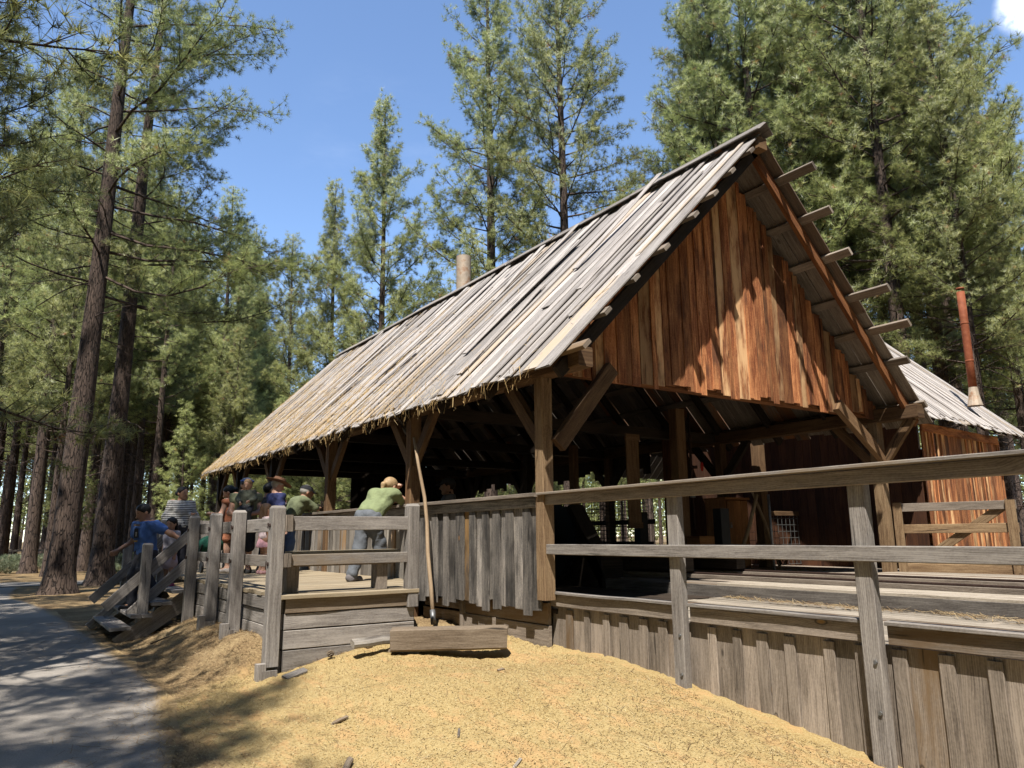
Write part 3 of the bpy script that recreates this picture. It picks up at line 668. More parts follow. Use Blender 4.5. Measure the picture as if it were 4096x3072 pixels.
# ------------------------------------------------------------------ viewing platform and its stairs
plat = thing('viewing_platform', 'raised plank viewing platform with chunky grey posts, rails and stairs', 'platform', (-1.3, 5, 0))
mb = MB(); y = 1.42
while y < 10.75:
    wd = rs.uniform(.14, .2); xe = np.interp(y, [1.42, 1.6, 3.4, 3.5], [-.86, -.8, -.1, -.06])
    mb.board((-2.48+rs.uniform(-.02, .02), y+wd/2, -.02), (xe, y+wd/2, -.02), wd-.005, .045, side=(0, 1, 0), seg=2, wob=.003); y += wd
part(mb, 'deck', 'deck', plat)
for i, (z0, z1) in enumerate(((-.19, -.045), (-.36, -.2), (-.56, -.37), (-.8, -.575))):
    mb = MB(); o = rs.uniform(0, .015)
    mb.board((-2.44, 1.50-o, (z0+z1)/2), (-.9, 1.50-o, (z0+z1)/2), z1-z0, .045, side=(0, 0, 1), seg=4, wob=.006)
    part(mb, 'front_board', 'rail' if i else 'beam', plat)
    mb = MB(); mb.board((-2.44-o, 1.54, (z0+z1)/2), (-2.44-o, 5.9, (z0+z1)/2), z1-z0, .045, side=(0, 0, 1), seg=4, wob=.006); part(mb, 'side_board', 'rail', plat)
mb = MB(); mb.board((-.88, 1.55, -.4), (-.12, 3.3, -.4), .7, .04, side=(0, 0, 1)); part(mb, 'side_board', 'dark', plat)
def ppost(x, y, z0, z1, s=.145, name='post'):
    mb = MB(); mb.box((x-s/2, y-s/2, z0), (x+s/2, y+s/2, z1-.03), ch=.008, seg=3, wob=.003); 
    # chamfered head
    V = [(x+a*s/2, y+c*s/2, z1-.032) for a, c in ((-1, -1), (1, -1), (1, 1), (-1, 1))]+[(x+a*s*.36, y+c*s*.36, z1) for a, c in ((-1, -1), (1, -1), (1, 1), (-1, 1))]
    Fs = [[4, 5, 6, 7]]+[[i, (i+1) % 4, 4+(i+1) % 4, 4+i] for i in range(4)]
    mb.add(V, Fs, [[(.02*i, .03*j) for i, j in ((0, 0), (1, 0), (1, 1), (0, 1))]]*5, mb.r[-1])
    return part(mb, name, 'rail', plat)
for (x, y, z) in ((-2.56, 1.52, -.72), (-2.57, 3.05, -.7), (-2.57, 4.27, -.7), (-2.57, 5.66, -.75), (-2.57, 8.12, -.9)):
    p_ = ppost(x, y, z, .955)
    mb = MB()
    for zz in (.74, .33):
        mb.tube([(x-.072, y, zz), (x-.085, y, zz)], .022, n=10)
        if zz: mb.box((x-.082, y+.062, zz-.03), (x-.06, y+.082, zz+.03))
    part(mb, 'bolt_heads', 'iron', p_)
ppost(-.93, 1.50, -.2, 1.0, .14)
for (y0, y1) in ((1.56, 3.05), (3.06, 4.27), (4.28, 5.66)):
    for zt, hh in ((.83, .155), (.41, .13)):
        mb = MB(); mb.board((-2.465, y0-.04, zt-hh/2), (-2.465, y1+.03, zt-hh/2), hh, .045, side=(0, 0, 1), seg=2, wob=.004); part(mb, 'rail', 'rail', plat)
for zt, hh in ((.84, .155), (.425, .12)):
    mb = MB(); mb.board((-2.40, 1.50, zt-hh/2), (-1.0, 1.50, zt-hh/2+.005), hh, .045, side=(0, 0, 1), seg=2, wob=.003); part(mb, 'rail', 'rail', plat)
    mb = MB(); mb.box((-2.488, 1.44, zt-hh-.01), (-2.405, 1.53, zt+.015)); part(mb, 'rail_block', 'railb', plat)
# feet blocks round the posts
for (x, y) in ((-2.68, 1.5), (-2.69, 3.03), (-2.69, 4.25)):
    z = float(H(np.array(x), np.array(y)))
    mb = MB(); mb.box((x-.05, y-.12, z-.1), (x+.045, y-.02, z+.16)); mb.box((x-.0, y-.10, z-.1), (x+.16, y-.125+.0, z+.09)) ; part(mb, 'foot_block', 'rail', plat)
# stairs
for y in (6.0, 7.95):
    mb = MB(); mb.board((-2.5, y, -.28), (-3.45, y, -.93), .26, .06, side=(0, 0, 1)); part(mb, 'stringer', 'railb', plat)
for i, x in enumerate((-2.63, -2.90, -3.17, -3.44)):
    z = -.185-.165*i; mb = MB()
    for k in range(2): mb.board((x-.075+.15*k, 5.88+rs.uniform(-.02, .02), z), (x-.075+.15*k, 8.06, z), .145, .05, side=(1, 0, 0), wob=.003, seg=2, ch=.008)
    part(mb, 'step', 'rail', plat)
for (y, x) in ((6.05, -3.14), (8.1, -3.14)):
    ppost(x, y, -.86, .55, .14)
for y in (6.17, 7.98):
    for (za, zb) in ((.78, .16), (.34, -.28)):
        mb = MB(); ext = .62 if za > .5 or y > 7 else .2
        s_ = (zb-za)/.65
        mb.board((-2.50, y, za-.08), (-3.15-ext*.8, y, za-.08+s_*(.65+ext*.8)), .15, .045, side=(0, 0, 1), seg=2, wob=.003, ch=.006); part(mb, 'handrail', 'rail', plat)
# slab fence closing the far end
sf = thing('slab_fence', 'grey upright slab fence closing the far end of the platform', 'fence', (-1.2, 10.8, 0))
mb = MB(); x = -2.5
while x < -.1:
    wd = rs.uniform(.13, .2); mb.board((x+wd/2, 10.85, -.3), (x+wd/2, 10.85, 1.02+rs.uniform(-.04, .04)), wd-.005, .03, side=(1, 0, 0)); x += wd
part(mb, 'slabs', 'rail', sf)
for z in (.2, .8):
    mb = MB(); mb.box((-2.5, 10.88, z-.05), (-.1, 10.92, z+.05)); part(mb, 'rail', 'rail', sf)
for y in (8.25, 10.7):
    pass
bench = thing('bench', 'long plank bench behind the front rail of the platform', 'bench', (-1.6, 1.8, 0))
mb = MB(); mb.board((-2.34, 1.75, .435), (-1.02, 1.78, .44), .26, .045, side=(0, 1, 0), seg=2, wob=.002); part(mb, 'seat', 'deck', bench)
mb = MB(); mb.board((-2.3, 1.66, .345), (-1.12, 1.69, .345), .11, .035, side=(0, 0, 1)); part(mb, 'apron', 'beam', bench)
for x in (-2.3, -1.22):
    mb = MB(); mb.box((x-.07, 1.69, .0), (x+.07, 1.86, .41)); part(mb, 'leg', 'railb', bench)

# ------------------------------------------------------------------ gate and fence post at the right
A_ = np.array((7.0, -.06, 0)); Bq = np.array((7.36, -1.74, 0)); ga = nrm(Bq-A_); gn = np.cross(ga, (0, 0, 1))
gate = thing('farm_gate', 'brown plank gate with one diagonal brace and rusty strap hinges', 'gate', tuple(A_))
def gp(s, z, o=0.): return A_+ga*s+gn*o+np.array((0, 0, z))
for nm, (s0, z0, s1, z1, wd, o) in dict(stile=(.07, -.02, .07, 1.08, .13, 0), stile_=(1.64, -.02, 1.64, 1.07, .13, 0), gate_rail=(.0, 1.0, 1.71, 1.0, .13, .045), gate_rail_=(.0, .66, 1.71, .66, .14, .045), gate_rail__=(.0, .28, 1.71, .28, .13, .045), gate_rail___=(.0, .05, 1.71, .05, .14, .045), diagonal_brace=(.15, .03, 1.62, 1.04, .13, .085)).items():
    mb = MB(); mb.board(gp(s0, z0, -o), gp(s1, z1, -o), wd, .04, side=(0, 0, 1) if abs(z1-z0) < .9 else ga, seg=2, wob=.002); part(mb, nm.rstrip('_'), 'postw' if nm != 'gate_rail' else 'railb', gate)
for z in (.88, .1):
    mb = MB(); mb.board(gp(-.08, z, -.07), gp(.12, z, -.07), .045, .012, side=(0, 0, 1)); mb.tube([gp(-.03, z-.03, -.08), gp(-.03, z+.03, -.08)], .014); part(mb, 'hinge', 'iron', gate)
mb = MB(); mb.tube([gp(1.42, .97, -.12), gp(1.85, .97, -.12)], .012, n=8); mb.box(*sorted([tuple(gp(1.5, .93, -.12)), tuple(gp(1.53, 1.0, -.075))])) if False else None
for s in (.07, .2, .3, 1.36, 1.6, 1.66):
    for z in (1.0, .05): mb.tube([gp(s, z, -.065), gp(s, z, -.12)], .014, n=8)
part(mb, 'latch', 'iron', gate)
gpo = thing('gate_post', 'rough grey upright board post beside the gate latch', 'post', (7.45, -1.92, -.05))
mb = MB(); mb.board((7.45, -1.95, -.1), (7.45, -1.95, 1.14), .22, .06, side=(.2, -1, 0), seg=4, wob=.006, ch=.01); part(mb, 'board', 'rail', gpo)
mb = MB(); mb.board((7.52, -2.14, -.1), (7.52, -2.14, 1.10), .18, .05, side=(.2, -1, 0), seg=4, wob=.006, ch=.01); part(mb, 'board', 'rail', gpo)

# ------------------------------------------------------------------ annex to the right
anx = thing('plank_annex', 'lower red-brown plank outbuilding with silvery roof behind the gate', 'outbuilding', (10.4, 3, -.1))
ad = nrm(np.array((.995, .09, 0)))
A0 = np.array((8.72, .22, 0))
mb = MB(); s = 0
while s < 3.75:
    wd = rs.uniform(.1, .2); p_ = A0+ad*(s+wd/2); mb.board(p_+(0, 0, -.25), p_+(0, 0, 2.55), wd-.004, .025, side=ad, seg=2, wob=.003, ch=.003)
    if rs.rand() < .5: q_ = A0+ad*(s+wd)+np.array((.0, -.02, 0)); mb.board(q_+(0, 0, -.2), q_+(0, 0, 2.5), .06, .018, side=ad)
    s += wd
part(mb, 'front_wall', 'gable', anx)
mb = MB(); p_ = A0+np.array((0, -.035, 2.5)); mb.board(p_, p_+ad*3.75, .16, .03, side=(0, 0, 1)); part(mb, 'frieze_board', 'gable', anx)
mb = MB(); y = .3
while y < 4.6:
    wd = .2; mb.board((8.75, y+wd/2, -.1), (8.75, y+wd/2, 3.2+.6*(y/4.6)), wd-.004, .025, side=(0, 1, 0)); y += wd
x = 6.6
while x < 9.0:
    wd = rs.uniform(.15, .25); mb.board((x+wd/2, 4.65, -.1), (x+wd/2, 4.65, 3.3), wd-.003, .025, side=(1, 0, 0)); x += wd
part(mb, 'inner_wall', 'gable_shaded', anx)
mb = MB(); p_ = A0+ad*3.75; mb.board(p_+np.array((0, .05, 1.1)), p_+np.array((0, 5.5, 1.1)), 2.8, .04, side=(0, 0, 1)); part(mb, 'end_wall', 'gable', anx)
def aroof(s, d, lf=0.):
    p0 = np.array((7.35, -.12, 2.70))+ad*s; up = nrm(np.array((-.09, .995, .956))); nn = nrm(np.array((.06, -.956, .995)))
    return p0+up*d+nn*lf
mb = MB(); s = 0; k = 0
while s < 6.3:
    wd = rs.uniform(.14, .24); s0 = s+wd/2
    mb.board(aroof(s0, -.05+rs.uniform(-.08, .06), .0), aroof(s0, 4.2, .0), wd-.005, .022, side=ad, seg=3, wob=.004, ragged=.03)
    mb.board(aroof(s+wd, -.05+rs.uniform(-.12, .12), .026), aroof(s+wd+rs.uniform(-.04, .04), 4.2, .03), rs.uniform(.07, .13), .02, side=ad, seg=4, wob=.009, ragged=.04)
    s += wd
part(mb, 'roof', 'roof', anx)
mb = MB()
p0 = np.array((7.35, -.12, 2.70)); 
mb.board(aroof(0, 4.2, .02)+np.array((0, .05, 0)), aroof(6.35, 4.2, .02)+np.array((0, .05, 0)), .2, .03, side=(0, 1, -.6)); part(mb, 'ridge_cap', 'rail', anx)
mb = MB(); s = 0
while s < 6.25:
    a_, c_ = aroof(s, 4.2, 0), None
    q0 = aroof(s, 4.2, 0); mb.board(q0+np.array((0, .02, 0)), q0+np.array((.3, 4.0, -3.6)), .24, .022, side=ad); s += .25
part(mb, 'back_roof', 'roofd', anx)
for s in np.arange(.5, 6.2, .62):
    mb = MB(); mb.board(aroof(s, .02, -.07), aroof(s, 4.1, -.07), .09, .045, side=(0, 0, 1)); part(mb, 'rafter', 'dark', anx)
base = np.array((11.8, .58, 3.36)); top = np.array((11.82, .58, 5.75))
mb = MB(); mb.tube([base+(0, 0, .2), base*.6+top*.4, base*.3+top*.7, top], .08, n=18); mb.lathe([(.0, .0), (.082, .0), (.084, -.02)], c=tuple(top+(0, 0, .09)))
for q in (.35, .7): mb.lathe([(.08, -.02), (.086, -.015), (.086, .015), (.08, .02)], c=tuple(base*(1-q)+top*q), n=18)
sp2 = part(mb, 'stovepipe', 'rustpipe', anx)
mb = MB(); mb.lathe([(.15, -.14), (.11, .05), (.084, .26)], c=tuple(base), n=14, sm=False); part(mb, 'flashing', 'galv', sp2)
# ------------------------------------------------------------------ loose things in front
log = thing('timber_baulk', 'heavy squared timber baulk lying on blocks in the sawdust', 'timber', (-.9, .6, -.47))
mb = MB(); mb.board((-1.46, .90, -.475), (-.36, .31, -.475), .235, .2, side=(0, 0, 1), seg=6, wob=.006, ch=.02, ragged=.01); part(mb, 'baulk', 'beam', log)
mb = MB(); mb.board((-1.42, 1.02, -.62), (-1.16, .78, -.62), .09, .1, side=(0, 0, 1)); part(mb, 'block', 'beam', log)
slab = thing('wood_slab', 'short weathered slab of wood propped beneath the timber baulk', 'wood scrap', (-1.62, 1.0, -.5))
mb = MB(); mb.board((-1.85, 1.02, -.5), (-1.35, 1.0, -.49), .13, .07, side=(.3, 1, .3), seg=3, wob=.01, ch=.02); part(mb, 'slab', 'wallp', slab)
pole = thing('pole_tool', 'long crooked wooden pole with a metal ferrule leaning on the slab wall', 'pole', (-.28, 2.15, -.5))
mb = MB(); mb.tube([(-.30, 2.1, -.48), (-.265, 2.24, -.05), (-.225, 2.42, .4), (-.19, 2.52, .8), (-.16, 2.66, 1.15), (-.19, 2.80, 1.6), (-.21, 2.92, 2.02)], [.027, .028, .027, .026, .025, .023, .018], n=12); part(mb, 'handle', 'handle', pole)
mb = MB(); mb.tube([(-.302, 2.09, -.5), (-.288, 2.15, -.33)], .036, n=12); part(mb, 'ferrule', 'steel', pole)
def scrap(name, label, x, y, ang, L, wd, t, mat, tilt=.1, cat='wood scrap'):
    z = float(H(np.array(x), np.array(y)))
    o = thing(name, label, cat, (x, y, z))
    dx, dy = math.cos(ang)*L/2, math.sin(ang)*L/2
    za, zc = float(H(np.array(x-dx), np.array(y-dy))), float(H(np.array(x+dx), np.array(y+dy)))
    mb = MB(); mb.board((x-dx, y-dy, za+t*.45), (x+dx, y+dy, zc+t*.5+tilt*L*.3), wd, t, side=(-math.sin(ang), math.cos(ang), .15), seg=3, wob=t*.12, ch=t*.25, ragged=.01); part(mb, 'piece', mat, o)
scrap('wood_scrap', 'dark rotten chunk of wood lying alone on the bare sawdust', -2.93, -1.55, .9, .16, .045, .035, 'beam', .3)
scrap('wood_scrap', 'small flat block dropped at the foot of the corner platform post', -2.42, 1.12, .15, .22, .11, .035, 'rail', 0)
scrap('wood_scrap', 'pale splinter pointing up the sawdust slope below the timber baulk', -2.1, -1.65, 1.0, .13, .018, .012, 'wallp', .1)
scrap('wood_scrap', 'thin brown stick beside the tree shadows on the sawdust', -2.62, -.62, 0.1, .13, .03, .02, 'beam', .1)
scrap('wood_scrap', 'whitish offcut of lath nearest to the bottom edge', -2.33, -2.63, -.3, .1, .03, .012, 'wallp', .1)
scrap('wood_scrap', 'slim grey lath offcut lying in the middle of the sawdust', -2.05, -2.35, .6, .12, .022, .012, 'wallp', .1)
scrap('wood_scrap', 'stubby bark piece by the upper crest of the sawdust', -1.0, -.55, .4, .09, .03, .02, 'beam', .2)
scrap('wood_scrap', 'white offcut lying against the platform front boards', -1.48, 1.32, .3, .2, .06, .03, 'wallp', .1)
cone = thing('pine_cone', 'dark open pine cone at the foot of the platform front', 'pine cone', (-1.98, 1.30, -.40))
z = float(H(np.array(-1.98), np.array(1.3)))
mb = MB()
for i in range(42):
    a = i*2.4; hh = i/42; r = .042*math.sin(math.pi*(.15+.8*hh)); c = np.array((-1.98, 1.30, z+.02+.07*hh)); e = np.array((math.cos(a), math.sin(a), .25))
    mb.board(c, c+e*r, .02, .006, side=(-math.sin(a), math.cos(a), 0), ch=0)
part(mb, 'scales', 'beam', cone)
stick = thing('fallen_twig', 'thin dark twig lying on the needle bank beside the stairs', 'twig', (-3.0, 4.6, -.7))
z = float(H(np.array(-3.0), np.array(4.6))); mb = MB(); mb.tube([(-3.22, 4.65, z-.03), (-3.05, 4.6, z+.04), (-2.9, 4.5, float(H(np.array(-2.9), np.array(4.5)))+.04)], [.012, .01, .005], n=6); part(mb, 'twig', 'bark', stick)

# ------------------------------------------------------------------ things inside the mill
saw = thing('circular_saw', 'big toothed circular saw in its dark timber husk', 'saw', (2.9, 3.2, -.2))
mb = MB(); V = []; n = 72
for i in range(n):
    for r in (0.60, .68): V.append((2.62, 3.4+r*math.cos(2*math.pi*(i+(.45 if r > .65 else 0))/n), .55+r*math.sin(2*math.pi*(i+(.45 if r > .65 else 0))/n)))
V = V+[(x+.012, y, z) for x, y, z in V]; Fs = []
for i in range(n): j = (i+1) % n; Fs += [[2*i, 2*i+1, 2*j], [2*n+2*i, 2*n+2*j, 2*n+2*i+1], [2*i+1, 2*i, 2*n+2*i, 2*n+2*i+1], [2*j, 2*i+1, 2*n+2*i+1, 2*n+2*j]]
Fs += [[2*i for i in range(n)], [2*n+2*i for i in range(n)][::-1]]
mb.add(V, Fs, [[(0, 0)]*len(q) for q in Fs], .5); part(mb, 'blade', 'black', saw)
mb = MB()
for (y0, y1, z0, z1) in ((2.2, 3.15, -.2, 1.05), (4.6, 3.65, -.2, 1.05)): mb.board((2.9, y0, z0), (2.9, y1, z1), .2, .3, side=(0, 1, 0))
mb.box((2.75, 2.3, -.2), (3.2, 4.6, .35)); mb.box((2.78, 3.1, .35), (3.1, 3.7, 1.08)); part(mb, 'husk', 'dark', saw)
mb = MB(); mb.tube([(2.5, 3.4, .55), (3.6, 3.4, .55)], .05); part(mb, 'arbor', 'black', saw)
carr = thing('log_carriage', 'low dark timber log carriage beside the saw', 'carriage', (4, 3, 0))
mb = MB(); mb.box((3.2, 1.0, .08), (3.4, 9, .3)); mb.box((4.35, 1.0, .08), (4.55, 9, .3))
for y in (1.2, 3, 5, 7, 8.8): mb.box((3.2, y-.1, .3), (4.55, y+.1, .45))
part(mb, 'bed', 'dark', carr)
for y in (1.2, 3, 5):
    mb = MB(); mb.box((4.2, y-.08, .45), (4.4, y+.08, 1.0)); part(mb, 'knee', 'black', carr)
cabn = thing('tool_cabinet', 'tall orange-brown wooden cupboard with a padlocked door', 'cupboard', (6.72, 3, -.05))
mb = MB(); 
for (x0, x1, y0, y1, z0, z1) in ((6.42, 6.45, 2.9, 3.4, -.04, 1.26), (7.06, 7.09, 2.9, 3.4, -.04, 1.26), (6.42, 7.09, 3.37, 3.4, -.04, 1.26), (6.40, 7.11, 2.86, 3.42, 1.26, 1.30), (6.42, 7.09, 2.92, 3.37, -.04, .0)): mb.box((x0, y0, z0), (x1, y1, z1))
part(mb, 'carcass', 'cab', cabn)
mb = MB()
for k in range(3): mb.board((6.455+.2*k+.1, 2.885, .0), (6.455+.2*k+.1, 2.885, 1.24), .196, .025, side=(1, 0, 0))
d_ = part(mb, 'door', 'cab', cabn)
mb = MB(); mb.box((6.50, 2.85, .72), (6.55, 2.872, .78)); mb.tube([(6.51, 2.86, .78), (6.512, 2.86, .82), (6.525, 2.86, .835), (6.538, 2.86, .82), (6.54, 2.86, .78)], .005, n=6); part(mb, 'padlock', 'steel', d_)
def stickobj(name, label, cat, pts, rad, mat, pn='handle'):
    o = thing(name, label, cat, pts[0]); mb = MB(); mb.tube(pts, rad, n=10); part(mb, pn, mat, o); return o
ch_ = stickobj('cant_hook', 'long pale cant hook handle leaning beside the cupboard', 'cant hook', [(7.35, 2.45, -.02), (7.2, 2.6, .8), (7.02, 2.8, 1.62)], [.03, .03, .022], 'handle')
mb = MB(); mb.tube([(7.36, 2.44, .02), (7.27, 2.53, .4)], .036); mb.tube([(7.27, 2.53, .38), (7.42, 2.45, .25), (7.43, 2.44, .08)], .012, n=6); part(mb, 'hook', 'iron', ch_)
stickobj('diagonal_prop', 'short tan plank propped diagonally in front of the cupboard', 'plank', [(6.05, 2.3, .25), (6.35, 2.3, .75), (6.62, 2.3, 1.32)], .035, 'handle', 'plank')
stickobj('metal_pole', 'plain grey upright metal pole before the cupboard', 'pole', [(5.52, 1.2, -.03), (5.5, 1.2, 1.25)], .022, 'steel', 'pole')
bx = thing('wooden_box', 'small brown wooden box standing on a ledge behind the first dock post', 'box', (5.2, 2.4, .3))
mb = MB(); mb.box((5.0, 2.3, .32), (5.4, 2.6, .55)); part(mb, 'box', 'cab', bx)
mb = MB(); mb.box((4.98, 2.28, .55), (5.42, 2.62, .575)); part(mb, 'lid', 'cab', bx)
mb = MB(); mb.box((4.8, 2.2, -.04), (6.0, 2.7, .3)); part(mb, 'ledge', 'dark', bx)
col = thing('boxed_column', 'brown boxed plank chute hanging by the middle of the mill', 'chute', (4.05, 3.0, 1.5))
mb = MB(); mb.box((3.93, 2.9, .72), (4.22, 2.93, 2.32)); mb.box((4.2, 2.9, .72), (4.23, 3.2, 2.36)); mb.box((3.92, 2.88, 2.25), (4.24, 2.92, 2.36)); mb.box((3.92, 2.88, .72), (4.24, 2.92, .82)); part(mb, 'planks', 'timber', col)
ip = thing('inner_post', 'tall dark red-brown inner post carrying an iron water pipe', 'post', (5.3, 3.1, 0))
mb = MB(); mb.box((5.32, 3.0, -.05), (5.56, 3.2, 2.95), ch=.01); part(mb, 'post', 'timber', ip)
mb = MB(); mb.tube([(5.66, 3.0, .7), (5.66, 3.0, 2.9)], .025, n=10); mb.tube([(5.66, 3, 1.85), (5.74, 2.92, 1.85)], .03, n=8)
for z in (1.5, 1.85, 2.4): mb.tube([(5.66, 3, z-.04), (5.66, 3, z+.04)], .036, n=10)
part(mb, 'pipe', 'iron', ip)
mb = MB(); an = np.linspace(0, 2*math.pi, 19); c0 = np.array((5.80, 2.86, 1.86)); e1 = nrm(np.array((.8, .5, 0))); e2 = np.array((0, 0, 1.))
mb.tube([c0+.075*(e1*math.cos(a)+e2*math.sin(a)) for a in an], .016, n=8)
for a in (0, 1.05, 2.1): mb.tube([c0-.07*(e1*math.cos(a)+e2*math.sin(a)), c0+.07*(e1*math.cos(a)+e2*math.sin(a))], .011, n=6)
part(mb, 'valve_wheel', 'redpaint', ip)
mb = MB(); mb.box((5.56, 2.93, 1.28), (5.66, 2.98, 1.5)); part(mb, 'switch_box', 'steel', ip)
for i, y in enumerate((5.6, 7.3)):
    mb = MB(); mb.box((4.9, y, -.05), (5.05, y+.15, 2.5)) ; o = thing('inner_post', ['plain dark inner post deep in the mill', 'near-black inner post deepest in the mill'][i], 'post', (4.98, y, -.05)); part(mb, 'post', 'dark' if i else 'timber', o)
p2 = thing('inner_post', 'brown inner post in front of the inner wall, with low cross rail', 'post', (7.6, 2.9, 0))
mb = MB(); mb.box((7.55, 2.9, -.05), (7.75, 3.1, 2.9), ch=.01); part(mb, 'post', 'timber', p2)
def mesh_panel(name, label, a, b_, z0, z1, step, rad, mat='wire', frame=None):
    a = np.array(a, float); b_ = np.array(b_, float); L = np.linalg.norm(b_-a); ax = (b_-a)/L
    o = thing(name, label, 'wire panel', (*a, z0)); mb = MB()
    for s in np.arange(0, L+.01, step): p_ = a+ax*s; mb.tube([(*p_, z0), (*p_, z1)], rad, n=4, cap=False)
    for z in np.arange(z0, z1+.01, step): mb.tube([(*a, z), (*b_, z)], rad, n=4, cap=False)
    part(mb, 'mesh', mat, o)
    if frame:
        mb = MB(); mb.board((*a, z1+.03), (*b_, z1+.03), .09, .06, side=(0, 0, 1)); part(mb, 'top_rail', frame, o)
    return o
mesh_panel('wire_panel', 'wide galvanised grid panel under a dark rail before the inner wall', (7.8, 2.95), (9.6, 2.95), .0, .98, .13, .006, frame='timber')
mesh_panel('wire_panel', 'open wire grid panel running behind the cant hook', (6.9, 3.6), (7.55, 3.1), .0, .95, .16, .004)
mesh_panel('mesh_guard', 'fine dark mesh guard across the open far side of the mill', (W_+.02, 5.5), (W_+.02, 12.9), .46, 1.5, .085, .006, 'black')
mesh_panel('mesh_guard', 'framed mesh guard standing behind the saw', (5.2, 5.5), (6.3, 5.5), .2, 1.5, .085, .005, 'black', 'cab')

# ------------------------------------------------------------------ people: one smooth surface per body
def surf(f, lo, hi, h):
    ax = [np.arange(lo[i]-2*h, hi[i]+2*h, h) for i in range(3)]
    X = np.stack(np.meshgrid(*ax, indexing='ij'), -1); S = X.shape[:3]
    D = f(X.reshape(-1, 3)).reshape(S)
    ins = D < 0
    c = np.zeros(tuple(s-1 for s in S), int); acc = np.zeros(c.shape+(3,)); cnt = np.zeros(c.shape)
    sl = lambda o: tuple(slice(o[i], S[i]-1+o[i]) for i in range(3))
    corners = [(i, j, k) for i in (0, 1) for j in (0, 1) for k in (0, 1)]
    for a in corners:
        for ax_ in range(3):
            if a[ax_]: continue
            b_ = list(a); b_[ax_] = 1
            da, db = D[sl(a)], D[sl(b_)]; m = (da < 0) != (db < 0)
            t = np.where(m, da/(da-db+1e-12), 0)
            p = np.zeros(c.shape+(3,)); p[...] = a; p[..., ax_] += t
            acc += p*m[..., None]; cnt += m
    act = cnt > 0; idx = -np.ones(c.shape, int); idx[act] = np.arange(act.sum())
    g = np.argwhere(act); V = (g+acc[act]/cnt[act][:, None])*h+np.array([a[0] for a in ax])
    Fq = []
    for d in range(3):
        u, v = (d+1) % 3, (d+2) % 3
        s0 = [slice(None)]*3; s1 = [slice(None)]*3; s0[d] = slice(0, S[d]-1); s1[d] = slice(1, S[d])
        m = ins[tuple(s0)] != ins[tuple(s1)]; fl = ins[tuple(s0)]
        q = np.argwhere(m)
        q = q[(q[:, u] > 0) & (q[:, v] > 0) & (q[:, u] < S[u]-1) & (q[:, v] < S[v]-1)]
        if not len(q): continue
        flip = fl[tuple(q.T)]
        def at(du, dv):
            r = q.copy(); r[:, u] -= du; r[:, v] -= dv; return idx[tuple(r.T)]
        A, B, C_, D_ = at(1, 1), at(0, 1), at(0, 0), at(1, 0)
        quad = np.stack([A, B, C_, D_], 1); quad[~flip] = quad[~flip][:, ::-1]
        Fq.append(quad)
    return V, np.concatenate(Fq)
def cone_d(p, a, b_, ra, rb):
    a = np.array(a, float); b_ = np.array(b_, float); ba = b_-a; L2 = ba@ba+1e-12
    t = np.clip(((p-a)@ba)/L2, 0, 1); return np.linalg.norm(p-a-t[:, None]*ba, axis=1)-(ra+t*(rb-ra))
def ell_d(p, c, r, M=None):
    q = (p-np.array(c, float))
    if M is not None: q = q@M
    r = np.array(r, float); k0 = np.linalg.norm(q/r, axis=1); k1 = np.linalg.norm(q/(r*r), axis=1); return k0*(k0-1)/(k1+1e-9)
def smin(a, b_, k):
    h = np.clip(.5+.5*(b_-a)/k, 0, 1); return b_*(1-h)+a*h-k*h*(1-h)
def field(prims, k=.025, infl=0., clip=None):
    def f(p):
        d = None
        for q in prims:
            e = cone_d(p, *q[1:]) if q[0] == 'c' else ell_d(p, *q[1:])
            d = e if d is None else smin(d, e, k)
        d = d-infl
        if clip is not None: d = np.maximum(d, clip(p))
        return d
    return f
def bounds(prims):
    P = []
    for q in prims:
        if q[0] == 'c': P += [np.array(q[1])-max(q[3:5]), np.array(q[1])+max(q[3:5]), np.array(q[2])-max(q[3:5]), np.array(q[2])+max(q[3:5])]
        else: P += [np.array(q[1])-max(q[2]), np.array(q[1])+max(q[2])]
    P = np.array(P); return P.min(0)-.05, P.max(0)+.05

_cm = {}
def cloth(name, col, rough=.85, stripes=None):
    if name in _cm: return _cm[name]
    m, t, b = newmat(name); N = NT(t); tx = N.n('ShaderNodeTexCoord'); o_ = tx.outputs['Object']
    n = N.noise(o_, 9, 4, .6); c = N.ramp(n, [(.3, tuple(x*.78 for x in col)), (.55, col), (.75, tuple(min(1, x*1.12) for x in col))])
    if stripes:
        sp = N.n('ShaderNodeSeparateXYZ'); N.l(o_, sp.inputs[0])
        wv = N.m('SINE', N.m('ADD', N.m('MULTIPLY', sp.outputs[2], stripes[1]), N.m('MULTIPLY', n, 1.2)))
        c = N.mix(N.mapr(wv, .0, .35), c, stripes[0])
    N.l(c, b.inputs['Base Color']); b.inputs['Roughness'].default_value = rough
    N.bump(N.noise(o_, 22, 3, .5), .5, .02, b)
    _cm[name] = m; return m
def skin(col):
    nm = 'skin_%d' % int(col[0]*1000)
    if nm in _cm: return _cm[nm]
    m, t, b = newmat(nm); N = NT(t); tx = N.n('ShaderNodeTexCoord'); n = N.noise(tx.outputs['Object'], 14, 4, .5)
    N.l(N.ramp(n, [(.3, tuple(x*.85 for x in col)), (.6, col)]), b.inputs['Base Color']); b.inputs['Roughness'].default_value = .5
    b.inputs['Subsurface Weight'].default_value = 0.05; b.inputs['Subsurface Radius'].default_value = (.01, .004, .002)
    _cm[nm] = m; return m
EYE = plain('eye_dark', (.015, .012, .01), .2)

